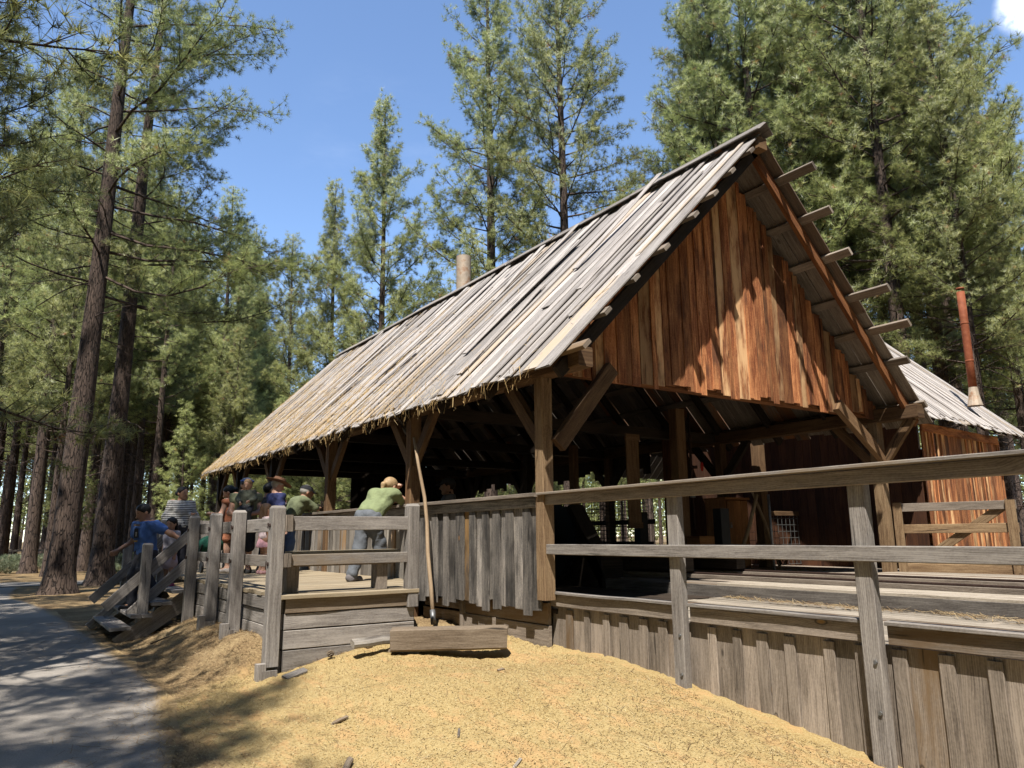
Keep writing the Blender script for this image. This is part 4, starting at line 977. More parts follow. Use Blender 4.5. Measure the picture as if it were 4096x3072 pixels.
def person(label, x, y, z, az, h=1.7, lean=0., head=(0, 0), arms=None, legs=None, hairc=(.012, .01, .008), hair='short', skinc=(.42, .24, .16), top=None, bottom=None, shoe=(.05, .045, .045), hat=None, build=1., child=False, sit=0., twist=0, extra=None, sleeveless=False):
    """joints in body space: x to the person's right, y forward, z up"""
    hd = .135*h if not child else .165*h; k = h; bw = build*(.9 if not child else .94)
    J = dict(pel=(0, 0, .53*k), che=(0, .005, .71*k), nek=(0, -.005*k, .825*k))
    hc = np.array((0, .012*k, .825*k+hd*.62))
    for s, sg in (('l', -1), ('r', 1)):
        J['sh'+s] = (sg*.105*k*(.5+.5*bw), -.005, .795*k); J['el'+s] = (sg*.135*k, -.01, .62*k); J['wr'+s] = (sg*.14*k, .03*k, .47*k)
        J['hi'+s] = (sg*.05*k*bw, 0, .51*k); J['kn'+s] = (sg*.055*k, .012*k, .285*k); J['an'+s] = (sg*.058*k, -.012*k, .045*k)
    J = {a: np.array(b_, float) for a, b_ in J.items()}
    if legs:
        for a, v in legs.items(): J[a] = J[a]+np.array(v)*k
    up = ['che', 'nek', 'shl', 'shr', 'ell', 'elr', 'wrl', 'wrr']
    L = R_(lean); c_, s_ = math.cos(L), math.sin(L)
    def bend(p, q=1.):
        d = p-J['pel']; c, s = math.cos(L*q), math.sin(L*q); return J['pel']+np.array((d[0], d[1]*c+d[2]*s, -d[1]*s+d[2]*c))
    hc = bend(hc, 1.) if lean else hc
    for a in up: J[a] = bend(J[a])
    if twist:
        tc_, ts_ = math.cos(R_(twist)), math.sin(R_(twist))
        for a in up: d = J[a]-J['pel']; J[a] = J['pel']+np.array((d[0]*tc_-d[1]*ts_, d[0]*ts_+d[1]*tc_, d[2]))
        d = hc-J['pel']; hc = J['pel']+np.array((d[0]*tc_-d[1]*ts_, d[0]*ts_+d[1]*tc_, d[2]))
    if arms:
        for a, v in arms.items(): J[a] = np.array(v, float)*k
    yaw_, pt_ = R_(head[0]), R_(head[1])
    hf = np.array((-math.sin(yaw_)*math.cos(pt_), math.cos(yaw_)*math.cos(pt_), math.sin(pt_)))
    hr = nrm(np.cross(hf, (0, 0, 1.))); hu = np.cross(hr, hf); HM = np.stack([hr, hf, hu], 1)
    hp = lambda a, b_, c: hc+hd*(hr*a+hf*b_+hu*c)
    t = .052*k*bw
    torso = [('c', J['nek']-(0, 0, .03*k), J['che'], .05*k, .07*k)]
    for sg in (-1, 1):
        sx = np.array((sg*.045*k*bw, 0, 0)); torso += [('c', J['che']+sx*1.05, J['pel']+sx+(0, 0, .02*k), .066*k*bw, .06*k*bw), ('c', J['che']+sx+(0, 0, .05*k), J['sh'+('l' if sg < 0 else 'r')], .05*k, .038*k)]
    pelv = [('c', J['hil'], J['hir'], .068*k*bw, .068*k*bw), ('c', J['pel']+(0, -.02*k, -.01*k), J['pel']+(0, .01, .03*k), .07*k*bw, .062*k*bw)]
    arm = []; uarm = []; leg = []
    for s in 'lr':
        uarm.append(('c', J['sh'+s], J['el'+s], .034*k*bw, .026*k*bw)); arm.append(('c', J['el'+s], J['wr'+s], .026*k*bw, .0165*k))
        leg += [('c', J['hi'+s], J['kn'+s], .055*k*bw, .034*k*bw), ('c', J['kn'+s]+(0, -.008*k, -.04*k), J['an'+s], .036*k*bw, .022*k), ('c', J['an'+s]-(0, .015*k, .0), J['an'+s]+np.array((0, .085*k, -.025*k)), .026*k, .02*k)]
    neck = [('c', J['nek']-(0, 0, .02*k), hp(0, -.12, -.35), .035*k, .034*k)]
    headp = [('e', hp(0, -.04, .12), (hd*.40, hd*.50, hd*.46), HM), ('e', hp(0, .10, -.2), (hd*.31, hd*.36, hd*.40), HM),
             ('c', hp(0, .44, .02), hp(0, .56, -.13), hd*.045, hd*.075), ('e', hp(0, .34, -.48), (hd*.16, hd*.13, hd*.11), HM),
             ('e', hp(-.40, -.05, -.05), (hd*.04, hd*.09, hd*.14), HM), ('e', hp(.40, -.05, -.05), (hd*.04, hd*.09, hd*.14), HM)]
    ca, sa = math.cos(R_(az)), math.sin(R_(az))
    def tow(V): V = np.asarray(V); return np.stack([x+V[:, 0]*ca+V[:, 1]*sa, y-V[:, 0]*sa+V[:, 1]*ca, z+V[:, 2]], 1)
    root = thing('person', label, 'person', (x, y, z))
    body = torso+pelv+uarm+arm+leg
    hgt = .0165 if not child else .013
    V1, F1 = surf(field(body+neck, .03*k), *bounds(body+neck), hgt)
    V2, F2 = surf(field(headp, hd*.12), *bounds(headp), hd*.055)
    VV = [tow(V1), tow(V2)]; FF = [F1, F2+len(V1)]; nV = len(V1)+len(V2)
    for s, sg in (('l', -1), ('r', 1)):      # hands: palm, four unequal curled fingers, thumb off the side of the palm
        w_ = J['wr'+s]; d = nrm(w_-J['el'+s]); inn = nrm(np.cross(d, np.array((0, 1., .3))))*(1 if sg > 0 else -1)
        side_ = nrm(np.cross(d, inn)); hl = .1*k
        hp_ = [('c', w_, w_+d*hl*.5+side_*.012*k, .017*k, .018*k), ('c', w_, w_+d*hl*.5-side_*.012*k, .017*k, .018*k)]
        for i, (o, ln) in enumerate(((.02, .36), (.007, .44), (-.007, .42), (-.02, .33))):
            b0 = w_+d*hl*.5+side_*o*k; m_ = b0+(d*.8+inn*.35*(1+.15*i))*hl*ln*.55; e_ = m_+(d*.45+inn*.75)*hl*ln*.5
            hp_ += [('c', b0, m_, .0068*k, .006*k), ('c', m_, e_, .006*k, .005*k)]
        tb = w_+d*hl*.15+side_*.018*k; tm = tb+(d*.55+side_*.6+inn*.3)*hl*.26; hp_ += [('c', tb, tm, .009*k, .0075*k), ('c', tm, tm+(d*.8+inn*.4)*hl*.2, .0075*k, .006*k)]
        V3, F3 = surf(field(hp_, .004*k), *bounds(hp_), .0052*k+.0006)
        VV.append(tow(V3)); FF.append(F3+nV); nV += len(V3)
    mi = [np.zeros(len(q), int) for q in FF]
    # eyes, brows and mouth are set into the face
    for (a, b_, c, r, sx, mt) in ((-.15, .40, .02, .055, 1, 1), (.15, .40, .02, .055, 1, 1), (-.15, .415, .13, .03, 3, 2), (.15, .415, .13, .03, 3, 2), (0, .43, -.31, .028, 4, 3)):
        th = np.linspace(0, 2*math.pi, 9)[:-1]; V = [hp(a, b_+.05*(r if mt == 1 else .2), c)]+[hp(a+r*sx*math.cos(q), b_-.04*(sx > 1)*abs(math.cos(q)), c+r*math.sin(q)) for q in th]
        Fq = [[0, 1+i, 1+(i+1) % 8] for i in range(8)]
        VV.append(tow(V)); FF.append(np.array(Fq)+nV); mi.append(np.full(8, mt)); nV += 9
    Fl = [list(q) for a in FF for q in a]
    hm = cloth('hair_%d_%d' % (int(hairc[0]*1000), int(hairc[2]*1000)), hairc, .55)
    lip = plain('lips', tuple(v*q for v, q in zip(skinc, (.75, .5, .5))), .5)
    link_mesh('body', np.concatenate(VV), Fl, [skin(skinc), EYE, hm, lip], root, smooth=True, mi=np.concatenate(mi))
    def garment(name, prims, infl, col, clip=None, kk=.035, vox=None, stripes=None, parent=root, nm=None):
        f0 = field(prims, kk*k, 0, None)
        ph_ = rs.rand(4)*6
        def fw_(p):
            wr = np.sin(p[:, 2]*21+4*np.sin(p[:, 0]*8+ph_[0]+p[:, 1]*6)+ph_[1])*np.sin(p[:, 0]*13-p[:, 2]*15+p[:, 1]*9+ph_[2])+.35*np.sin(p[:, 2]*44+p[:, 0]*31-p[:, 1]*17+ph_[3])
            d = f0(p)-infl*k-.0042*k*wr
            return d if clip is None else np.maximum(d, clip(p))
        V, Fq = surf(fw_, *[q+np.array(e) for q, e in zip(bounds(prims), ((-.03,)*3, (.03,)*3))], vox or hgt)
        return link_mesh(name, tow(V), Fq, cloth(nm or (name+'_%d_%d_%d' % tuple(int(c*999) for c in col)), col, stripes=stripes), parent, smooth=True)
    spine = nrm(J['che']-J['pel'])
    if top:
        pr = list(torso)+[('c', J['pel']+(.03*k*bw, 0, .0), J['pel']+(-.03*k*bw, 0, .0), .068*k*bw, .068*k*bw)]
        slv = top.get('sleeve', .55)
        for s in 'lr':
            if slv <= 0: continue
            a, e, w_ = J['sh'+s], J['el'+s], J['wr'+s]
            if slv <= 1: pr.append(('c', a, a+(e-a)*slv, .037*k*bw, .036*k*bw))
            else: pr += [('c', a, e, .037*k*bw, .031*k*bw), ('c', e, e+(w_-e)*(slv-1), .031*k*bw, .024*k)]
        hem = top.get('hem', -.035)
        cl = lambda p: np.maximum(-((p-J['pel'])@spine-hem*k), ((p-J['nek'])@spine-.002*k)*1.)
        sh_ = garment('shirt', pr, .014, top['c'], cl, stripes=top.get('stripes'), nm=top.get('nm'))
        for (px_, pz_, w2, h2, col_) in top.get('print', []):
            # printed patch on the chest, set just proud of the cloth
            pv = []; 
            c0 = J['che']+(0, 0, 0)
            for (du, dv) in ((-1, -1), (1, -1), (1, 1), (-1, 1)):
                pv.append(c0+np.array((px_*k+du*w2*k, (.088*bw+.012)*k, pz_*k+dv*h2*k)))
            link_mesh('shirt_print', tow(pv), [[0, 1, 2, 3]], plain('print_%d' % int(col_[0]*999), col_, .8), sh_)
    if bottom:
        fr = bottom.get('len', .97); pr = list(pelv)
        if bottom.get('skirt'):
            pr = [('c', J['pel']+(0, 0, .02*k), J['pel']-(0, 0, .16*k), .07*k, .115*k)]
            garment('skirt', pr, .006, bottom['c'], lambda p: np.maximum(p[:, 2]-(J['pel'][2]+.05*k), (J['pel'][2]-(.15 if fr < .5 else .3)*k)-p[:, 2]))
        else:
            for s in 'lr':
                a, e, w_ = J['hi'+s], J['kn'+s], J['an'+s]
                if fr <= .5: pr.append(('c', a, a+(e-a)*fr*2, .058*k*bw, .046*k*bw))
                else: pr += [('c', a, e, .058*k*bw, .043*k*bw), ('c', e+(0, -.006*k, 0), e+(w_-e)*(fr*2-1), .044*k*bw, .038*k)]
            garment(bottom.get('name', 'trousers'), pr, .01, bottom['c'], lambda p: (p[:, 2]-J['pel'][2]-.05*k))
    for s in 'lr':
        a = J['an'+s]; zf = a[2]-.045*k
        pr = [('c', a-(0, .018*k, .012*k), a+np.array((0, .0, -.005*k)), .027*k, .027*k), ('c', a-(0, .02*k, .026*k), a+np.array((0, .095*k, -.028*k)), .026*k, .024*k)]
        garment('shoe', pr, .004, shoe, lambda p, zf=zf: np.maximum(zf-p[:, 2], p[:, 2]-zf-.075*k), vox=.011)
    hq = lambda p: ((p-hc)@HM)/hd
    if hair:
        pr = [('e', hp(0, -.07, .15), (hd*.42, hd*.50, hd*.45), HM)]
        if hair == 'bun': pr.append(('e', hp(0, -.62, -.02), (hd*.2, hd*.2, hd*.2), HM))
        if hair == 'pony': pr += [('c', hp(0, -.5, .05), hp(0, -.66, -.12), hd*.1, hd*.13), ('c', hp(0, -.66, -.12), hp(0, -.6, -.65), hd*.13, hd*.05)]
        if hair == 'long': pr += [('c', hp(-.3, -.2, -.1), hp(-.32, -.15, -.8), hd*.16, hd*.12), ('c', hp(.3, -.2, -.1), hp(.32, -.15, -.8), hd*.16, hd*.12), ('c', hp(0, -.4, 0), hp(0, -.4, -.8), hd*.2, hd*.18)]
        def hcl(p):
            q = hq(p); face = np.maximum(q[:, 1]-(.22-.35*np.clip(.35-q[:, 2], 0, .6)), q[:, 2]-.30)
            cut = .36-np.abs(q[:, 0])*0
            d = np.where(q[:, 1] > -.05-.0, np.maximum(.28-q[:, 2], 0)*1.0-(.33-np.clip(q[:, 1], -1, .33))*1.2, -1)
            low = (-.30 if hair == 'short' else -2)-q[:, 2]
            return np.maximum(d, low)*hd
        def fd(p):
            return np.maximum(field(pr, hd*.08, hd*.03)(p), hcl(p)*.6)
        lo, hi = bounds(pr); V, Fq = surf(fd, lo, hi, hd*.06)
        link_mesh('hair', tow(V), Fq, hm, root, smooth=True)
    if hat:
        mb = MB(); mt = cloth('hat_%d_%d' % (int(hat['c'][0]*999), int(hat['c'][2]*999)), hat['c'])
        def dome(sc, z0): 
            V = []; n = 18; Fs = []
            for i in range(7):
                q = i/6*math.pi/2
                for j in range(n): a = 2*math.pi*j/n; V.append(hp(.47*sc*math.cos(q)*math.cos(a), -.05+.56*sc*math.cos(q)*math.sin(a), z0+.42*math.sin(q)))
            for i in range(6):
                for j in range(n): Fs.append([i*n+j, i*n+(j+1) % n, (i+1)*n+(j+1) % n, (i+1)*n+j])
            mb.add(tow(V), Fs, [[(0, 0)]*4]*len(Fs), .5, True)
        if hat['t'] == 'cap':
            dome(1.02, .2); bk = -1 if hat.get('back') else 1
            th = np.linspace(-1.1, 1.1, 13); V = [hp(.46*math.sin(q), -.05+bk*.55*math.cos(q), .23) for q in th]+[hp(.44*math.sin(q), -.05+bk*(.55*math.cos(q)+.42*math.cos(q*.8)), .17-.06*q*q) for q in th]
            V += [v-hu*hd*.03 for v in V]; m_ = 13; Fs = []
            for i in range(12): Fs += [[i, i+1, m_+i+1, m_+i], [2*m_+i+1, 2*m_+i, 3*m_+i, 3*m_+i+1], [m_+i, m_+i+1, 3*m_+i+1, 3*m_+i]]
            mb.add(tow(V), Fs, [[(0, 0)]*4]*len(Fs), .5, True)
            link_mesh('cap', np.concatenate(mb.v), mb.f, mt, root, smooth=True)
            if hat.get('glasses'):
                mb2 = MB(); mb2.tube(tow([hp(.48*math.sin(q), -.03+.57*math.cos(q), .36) for q in np.linspace(-1.6, 1.6, 12)]), hd*.07, n=6); link_mesh('sunglasses', np.concatenate(mb2.v), mb2.f, plain('blue_mirror', (.03, .09, .4), .15), root, smooth=True)
        else:
            V = []; n = 28; prof = ((.98, .32, 1.), (.95, .24, 1.), (.5, .20, 0), (.47, .5, 0), (.40, .66, 0), (.22, .62, 0), (.0, .58, 0)); Fs = []
            for r, zz, b_ in prof:
                for j in range(n): a = 2*math.pi*j/n; V.append(hp(r*math.cos(a)*(.86 if b_ else .95), -.03+r*math.sin(a)*1.12, zz+(.12*abs(math.cos(a))**2-.06 if b_ else 0)))
            for i in range(len(prof)-1):
                for j in range(n): Fs.append([i*n+j, i*n+(j+1) % n, (i+1)*n+(j+1) % n, (i+1)*n+j])
            link_mesh('hat', tow(V), Fs, mt, root, smooth=True)
    return root, J, hp, tow

NAVY = (.028, .035, .10)
# people on the platform, the stairs and in the mill
r, J, hp, tow = person('man in a blue printed T-shirt walking down the stairs holding the rail', -3.0, 7.1, -.51, -118, 1.72, lean=8, head=(-18, -28),
    arms=dict(ell=(-.27, -.05, .70), wrl=(-.40, -.16, .60), elr=(.17, .02, .64), wrr=(.19, .16, .55)), legs=dict(knr=(0, .06, .02), anr=(0, .08, -.0), knl=(0, .05, .08), anl=(0, -.09, .095)),
    hairc=(.008, .007, .007), skinc=(.3, .165, .105), top=dict(c=(.06, .125, .33), sleeve=.6, print=[(0, .0, .03, .045, (.02, .02, .025)), (.0, -.01, .012, .02, (.6, .55, .5)), (0, .075, .045, .010, (.16, .12, .1)), (0, -.075, .03, .009, (.3, .2, .08))]), bottom=dict(c=(.035, .035, .042)), shoe=(.012, .012, .014), build=1.05)
r, J, hp, tow = person('woman in a black and white striped top holding a cup', -2.05, 9.55, 0, 172, 1.66, head=(22, -4), arms=dict(ell=(-.17, .0, .63), wrl=(-.10, .15, .66), elr=(.16, -.02, .62), wrr=(.15, .08, .5)),
    hair='bun', hairc=(.01, .008, .007), skinc=(.33, .185, .12), top=dict(c=(.62, .6, .57), sleeve=1.75, stripes=((.02, .02, .024), 175), nm='striped_knit'), bottom=dict(c=(.03, .03, .04)), build=1.1)
cup = thing('paper_cup', 'pale blue cup in the hand of the woman in stripes', 'cup', (0, 0, 0))
wl = tow([J['wrl']+np.array((.02, .08, .03))])[0]; cup.location = wl
mb = MB(); mb.lathe([(.0, -.06), (.033, -.06), (.042, .05), (.044, .055), (.0, .056)], c=tuple(wl), n=18); part(mb, 'cup', plain('pale_blue_card', (.35, .42, .55), .5), cup)
person('dark-haired girl in a pale dress coming down the stairs beside the post', -2.62, 7.15, -.18, -120, 1.12, head=(10, -18), hair='long', hairc=(.009, .008, .008), skinc=(.36, .21, .14), top=dict(c=(.32, .30, .33), sleeve=.5), bottom=dict(c=(.42, .34, .38), skirt=True, len=.9), shoe=(.5, .09, .14), child=True)
r, J, hp, tow = person('dark-haired woman in orange with a black bag strap across her back', -1.5, 7.75, 0, -50, 1.60, lean=6, head=(8, -25), arms=dict(ell=(-.15, .06, .64), wrl=(-.06, .21, .66), elr=(.15, .06, .64), wrr=(.06, .21, .655)),
    hair='bun', hairc=(.007, .007, .008), skinc=(.46, .27, .19), top=dict(c=(.36, .135, .07), sleeve=0, hem=-.06), bottom=dict(c=(.36, .14, .075), len=.3, name='shorts'), shoe=(.3, .27, .25), build=1.12)
bag = thing('shoulder_bag', 'black soft bag slung on the back of the woman in orange', 'bag', (0, 0, 0))
bp = tow([J['pel']+np.array((.0, -.13, .10))])[0]; bag.location = bp
V, Fq = surf(field([('e', J['pel']+np.array((.02, -.12, .1)), (.15, .055, .17))], .02), J['pel']+np.array((-.2, -.25, -.12)), J['pel']+np.array((.25, .0, .32)), .015)
link_mesh('bag_body', tow(V), Fq, cloth('black_canvas', (.014, .014, .016)), bag, smooth=True)
mb = MB(); q = [J['pel']+np.array((.10, -.14, .2)), J['che']+np.array((.07, -.125, .03)), J['shr']+np.array((-.05, -.02, .075)), J['che']+np.array((.04, .15, .03)), J['pel']+np.array((-.05, .17, .15))]
mb.tube(tow(q), .017, n=8); part(mb, 'strap', cloth('black_canvas', (0, 0, 0)), bag)
r, J, hp, tow = person('man in a grey-blue backward cap carrying a small boy', -1.42, 7.15, 0, -165, 1.70, head=(15, -8), arms=dict(ell=(-.15, .04, .63), wrl=(-.03, .17, .60), elr=(.15, .05, .62), wrr=(.04, .18, .57)),
    hairc=(.05, .03, .02), skinc=(.45, .25, .17), hat=dict(t='cap', c=(.10, .13, .2), back=True, glasses=True), top=dict(c=(.13, .14, .085), sleeve=.2), bottom=dict(c=(.02, .022, .028), len=.55, name='shorts'), shoe=(.03, .03, .03), build=1.15)
px = tow([np.array((-.02, .22, .66))])[0]
person('small fair-haired boy in a dark olive top held against the man in the cap', px[0], px[1], px[2]-.02, -150, .98, head=(-8, -22), arms=dict(ell=(-.15, .05, .66), wrl=(-.08, .16, .62), elr=(.15, .05, .66), wrr=(.08, .17, .6)), legs=dict(knl=(-.03, .16, .16), knr=(.03, .16, .16), anl=(-.03, .14, .22), anr=(.03, .14, .22)),
    hairc=(.26, .16, .08), skinc=(.5, .29, .2), top=dict(c=(.07, .075, .055), sleeve=1.8), bottom=dict(c=(.05, .05, .055)), shoe=(.1, .1, .1), child=True)
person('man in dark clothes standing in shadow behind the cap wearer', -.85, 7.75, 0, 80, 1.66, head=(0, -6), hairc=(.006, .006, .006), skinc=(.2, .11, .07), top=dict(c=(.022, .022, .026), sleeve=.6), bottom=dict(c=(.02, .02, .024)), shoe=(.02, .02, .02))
person('man in a brimmed brown hat and navy printed T-shirt facing the mill', -.90, 7.08, 0, 82, 1.71, head=(-5, -20), hairc=(.4, .36, .3), skinc=(.46, .27, .2), hat=dict(t='hat', c=(.15, .075, .04)),
    top=dict(c=NAVY, sleeve=.75, print=[(.0, .03, .05, .012, (.5, .08, .09)), (.02, .0, .03, .03, (.55, .5, .5))]), bottom=dict(c=(.03, .03, .036)), shoe=(.06, .055, .05))
person('girl in a pink frilled skirt hidden above by the platform rail', -1.2, 6.65, 0, 85, 1.18, head=(0, -5), hair='long', hairc=(.12, .07, .04), skinc=(.5, .29, .21), top=dict(c=(.5, .4, .4), sleeve=.5), bottom=dict(c=(.66, .36, .4), skirt=True, len=.4), shoe=(.5, .28, .28), child=True)
person('man in a black cap and olive T-shirt leaning on the rail chin in hand', -.54, 7.5, 0, 84, 1.74, lean=32, head=(-4, -14), arms=dict(ell=(-.10, .29, .665), wrl=(-.02, .26, .80), elr=(.12, .28, .66), wrr=(.04, .37, .67)),
    legs=dict(anl=(0, -.08, 0), knl=(0, -.03, 0)), hairc=(.3, .28, .25), skinc=(.42, .23, .16), hat=dict(t='cap', c=(.014, .014, .018)), top=dict(c=(.12, .135, .075), sleeve=.8), bottom=dict(c=(.06, .10, .2)), shoe=(.1, .1, .1), build=1.12)
person('fair pony-tailed woman in a green T-shirt leaning forward over the rail', -.66, 3.40, 0, 62, 1.72, lean=46, head=(-6, -22), arms=dict(ell=(-.10, .36, .66), wrl=(.01, .345, .765), elr=(.12, .35, .655), wrr=(-.04, .42, .665)),
    legs=dict(hil=(0, -.02, 0), hir=(0, -.02, 0), anl=(0, -.12, 0), knl=(0, -.05, 0), anr=(0, .07, 0), knr=(0, .07, 0)), hair='pony', hairc=(.28, .19, .1), skinc=(.5, .3, .22), top=dict(c=(.17, .2, .10), sleeve=.75, hem=-.02), bottom=dict(c=(.10, .108, .12)), shoe=(.11, .10, .10), build=1.1)
r, J, hp, tow = person('bearded mill hand in a grey shirt and braces inside the dark mill', 1.55, 5.0, -.2, -62, 1.86, head=(0, -4), hairc=(.02, .012, .008), skinc=(.33, .19, .13), hat=dict(t='cap', c=(.03, .03, .03)), top=dict(c=(.11, .11, .115), sleeve=1.85), bottom=dict(c=(.02, .02, .022)), shoe=(.02, .015, .012), build=1.12, arms=dict(ell=(-.16, .05, .63), wrl=(-.1, .2, .6), elr=(.16, .0, .62), wrr=(.15, .08, .48)))
mb = MB()
for sg in (-1, 1):
    sx = sg*.065*1.86
    mb.tube(tow([np.array((sx, -.12*1.1, .55*1.86)), np.array((sx*.9, -.145, .72*1.86)), np.array((sx, -.02, .853*1.86)), np.array((sx*1.1, .14, .72*1.86)), np.array((sx, .13, .55*1.86))]), .016, n=6)
part(mb, 'braces', cloth('black_canvas', (0, 0, 0)), r)
st_ = thing('pushchair', 'dark green folded pushchair behind the platform posts', 'pushchair', (-1.75, 8.1, 0))
V, Fq = surf(field([('e', np.array((0, 0, .5)), (.24, .3, .17)), ('c', (-.12, .15, .35), (.12, .15, .35), .1, .1)], .06), (-.3, -.35, .2), (.3, .35, .8), .03)
link_mesh('hood', V+np.array((-1.75, 8.1, 0)), Fq, cloth('dark_green_canvas', (.012, .07, .045)), st_, smooth=True)
mb = MB()
for sx in (-.2, .2): mb.tube([(-1.75+sx, 7.85, .1), (-1.75+sx, 8.3, .9)], .014); mb.tube([(-1.75+sx, 8.35, .1), (-1.75+sx, 7.9, .5)], .014)
part(mb, 'frame', 'black', st_)
for sx in (-.2, .2):
    for yy in (7.85, 8.35):
        mb = MB(); mb.tube([(-1.75+sx-.02, yy, .1), (-1.75+sx+.02, yy, .1)], .1, n=16); part(mb, 'wheel', 'black', st_)
# ------------------------------------------------------------------ pines
def pine(seed, Ht, cb, Rc, dbh, nbr, tuft=.2, K=24, wid=.010, twig=.42, droop=-8, dead=20, bias=None, lean=(0, 0), prof=.85, roundness=.35, flare=1.5, dens=1.0, curve=.6, thick=1.):
    """a ponderosa pine: tapered trunk, limbs and twigs in one mesh, radiating needle tufts in the other"""
    r = np.random.RandomState(seed); mb = MB(); tips = []; tdir = []
    zs = np.concatenate([[-.3, 0, .25, .7, 1.5], np.linspace(3, Ht, 15)])
    px = lean[0]*(zs/Ht)*Ht+.10*np.sin(zs*.25+seed)*(zs/Ht); py = lean[1]*(zs/Ht)*Ht+.10*np.cos(zs*.21+seed*2)*(zs/Ht)
    rad = dbh/2*np.clip(1-zs/Ht*.93, .05, 1)**.9*(1+(flare-1)*np.exp(-np.clip(zs, 0, 9)/.38))
    n = 14; an = np.linspace(0, 2*math.pi, n, endpoint=False); ph = r.rand(3)*6
    V = []
    for i, z in enumerate(zs):
        wv = 1+(.10*np.sin(3*an+ph[0])+.07*np.sin(5*an+ph[1]))*math.exp(-max(z, 0)/.5)+.025*np.sin(4*an+z*3+ph[2])
        V.append(np.stack([px[i]+rad[i]*wv*np.cos(an), py[i]+rad[i]*wv*np.sin(an), np.full(n, z)], -1))
    m = len(zs); Fs = []; UV = []
    for i in range(m-1):
        for j in range(n):
            j2 = (j+1) % n; Fs.append([i*n+j, i*n+j2, (i+1)*n+j2, (i+1)*n+j])
            c0 = 2*math.pi*dbh*.5/n; UV.append([(zs[i], j*c0), (zs[i], (j+1)*c0), (zs[i+1], (j+1)*c0), (zs[i+1], j*c0)])
    mb.add(np.concatenate(V), Fs, UV, .5, True)
    tx = lambda z: np.array((np.interp(z, zs, px), np.interp(z, zs, py), z))
    trd = lambda z: np.interp(z, zs, rad)
    def add_twig(p, d, L, rr, up=.25):
        q = [p]; dd = d.copy()
        for i in range(2):
            dd = nrm(dd+np.array((0, 0, up))*.5+r.normal(0, .14, 3)); q.append(q[-1]+dd*L/2)
        mb.tube(q, [rr, rr*.7, rr*.4], n=3, cap=False)
        nt_ = max(1, int(round(L/(tuft*.62)*dens)))
        for s in np.linspace(1, .25, nt_) if nt_ > 1 else [1.]:
            i = s*2; a = int(min(i, 1.999)); p_ = q[a]+(q[a+1]-q[a])*(i-a)
            off = r.normal(0, .42*tuft, 3) if s < 1 else 0
            if s == 1:
                for e_ in range(2): tips.append(p_+r.normal(0, .4*tuft, 3)); tdir.append(nrm(nrm(q[2]-q[1])+np.array((0, 0, .3))+r.normal(0, .5, 3)))
            tips.append(p_+off); tdir.append(nrm(nrm(q[a+1]-q[a])+np.array((0, 0, .3))+(nrm(off)*.8 if s < 1 else 0)))
    def limb(z, a, L, el, green=True):
        p = tx(z)+np.array((math.cos(a), math.sin(a), 0))*trd(z)*.6; d = np.array((math.cos(a)*math.cos(el), math.sin(a)*math.cos(el), math.sin(el)))
        ns = 5; q = [p]; rr = (.010+.0085*L)*thick
        for i in range(ns):
            tq = (i+1)/ns
            d = nrm(d+np.array((0, 0, (.10+.14*tq)*curve if green else -.02))+r.normal(0, .13 if green else .16, 3)); q.append(q[-1]+d*L/ns)
        mb.tube(q, [rr*(1-.8*i/ns) for i in range(ns+1)], n=5, cap=False)
        q = np.array(q)
        if not green:
            for s in r.uniform(.3, 1, 3): 
                i = min(int(s*ns), ns-1); mb.tube([q[i], q[i]+nrm(q[i+1]-q[i]+r.normal(0, .6, 3))*L*.3], [rr*.4, rr*.2], n=3, cap=False)
            return
        s = .22 if L > 2.4 else .15
        side = 1
        while s < 1.0:
            i = min(int(s*ns), ns-1); p_ = q[i]+(q[i+1]-q[i])*(s*ns-i); d0 = nrm(q[i+1]-q[i]); rl = r.uniform(-.6, 1.3); l0 = nrm(np.cross(d0, (0, 0, 1.)))*side; lat = nrm(l0*math.cos(rl)+np.cross(l0, d0)*(-side)*math.sin(rl)*(1))
            ang = r.uniform(.5, 1.0); tl = twig*(.55+.6*(1-s))*min(1.6, .6+.25*L)*r.uniform(.7, 1.25)
            add_twig(p_, nrm(d0*math.cos(ang)+lat*math.sin(ang)+r.normal(0, .2, 3)), tl, rr*.32)
            if r.rand() < .45: add_twig(p_, nrm(d0*.7+np.array((0, 0, .7))+r.normal(0, .3, 3)), tl*.7, rr*.25)
            side = -side; s += (twig*.30/L)*r.uniform(.75, 1.25)/dens**.5
        add_twig(q[-1], nrm(q[-1]-q[-2]), twig*.6, rr*.3); 
    z = cb*Ht; ga_ = r.rand()*6
    zz = []; 
    for i in range(nbr): zz.append(cb*Ht+(Ht*.985-cb*Ht)*((i+r.rand()*.6)/nbr)**.92)
    for i, z in enumerate(zz):
        tq = (z-cb*Ht)/(Ht-cb*Ht); a = ga_+i*2.4+r.normal(0, .35)
        L = Rc*((1-tq)**prof*(1-roundness)+roundness*math.sqrt(max(0, 1-(2*tq-.75)**2*.42 if tq > .375 else 1-(tq-.375)**2))*(1-tq)**.55)*r.uniform(.68, 1.18)+.15
        if bias is not None: L *= 1+bias[1]*max(0, math.cos(a-bias[0]))-.3*bias[1]*max(0, -math.cos(a-bias[0]))
        el = R_(droop+(58-droop)*tq**1.25+r.normal(0, 7))
        limb(z, a, L, el)
    for i in range(dead): limb(Ht*r.uniform(.12, cb+.12), r.rand()*6.28, Rc*r.uniform(.2, .62), R_(r.uniform(-25, 15)), False)
    tips.append(tx(Ht)); tdir.append(np.array((0, 0, 1.)))
    T = np.array(tips); D = np.array(tdir); nT = len(T)
    nd = nrm(r.normal(0, 1, (nT, K, 3))); nd = nrm(nd+D[:, None]*.62)
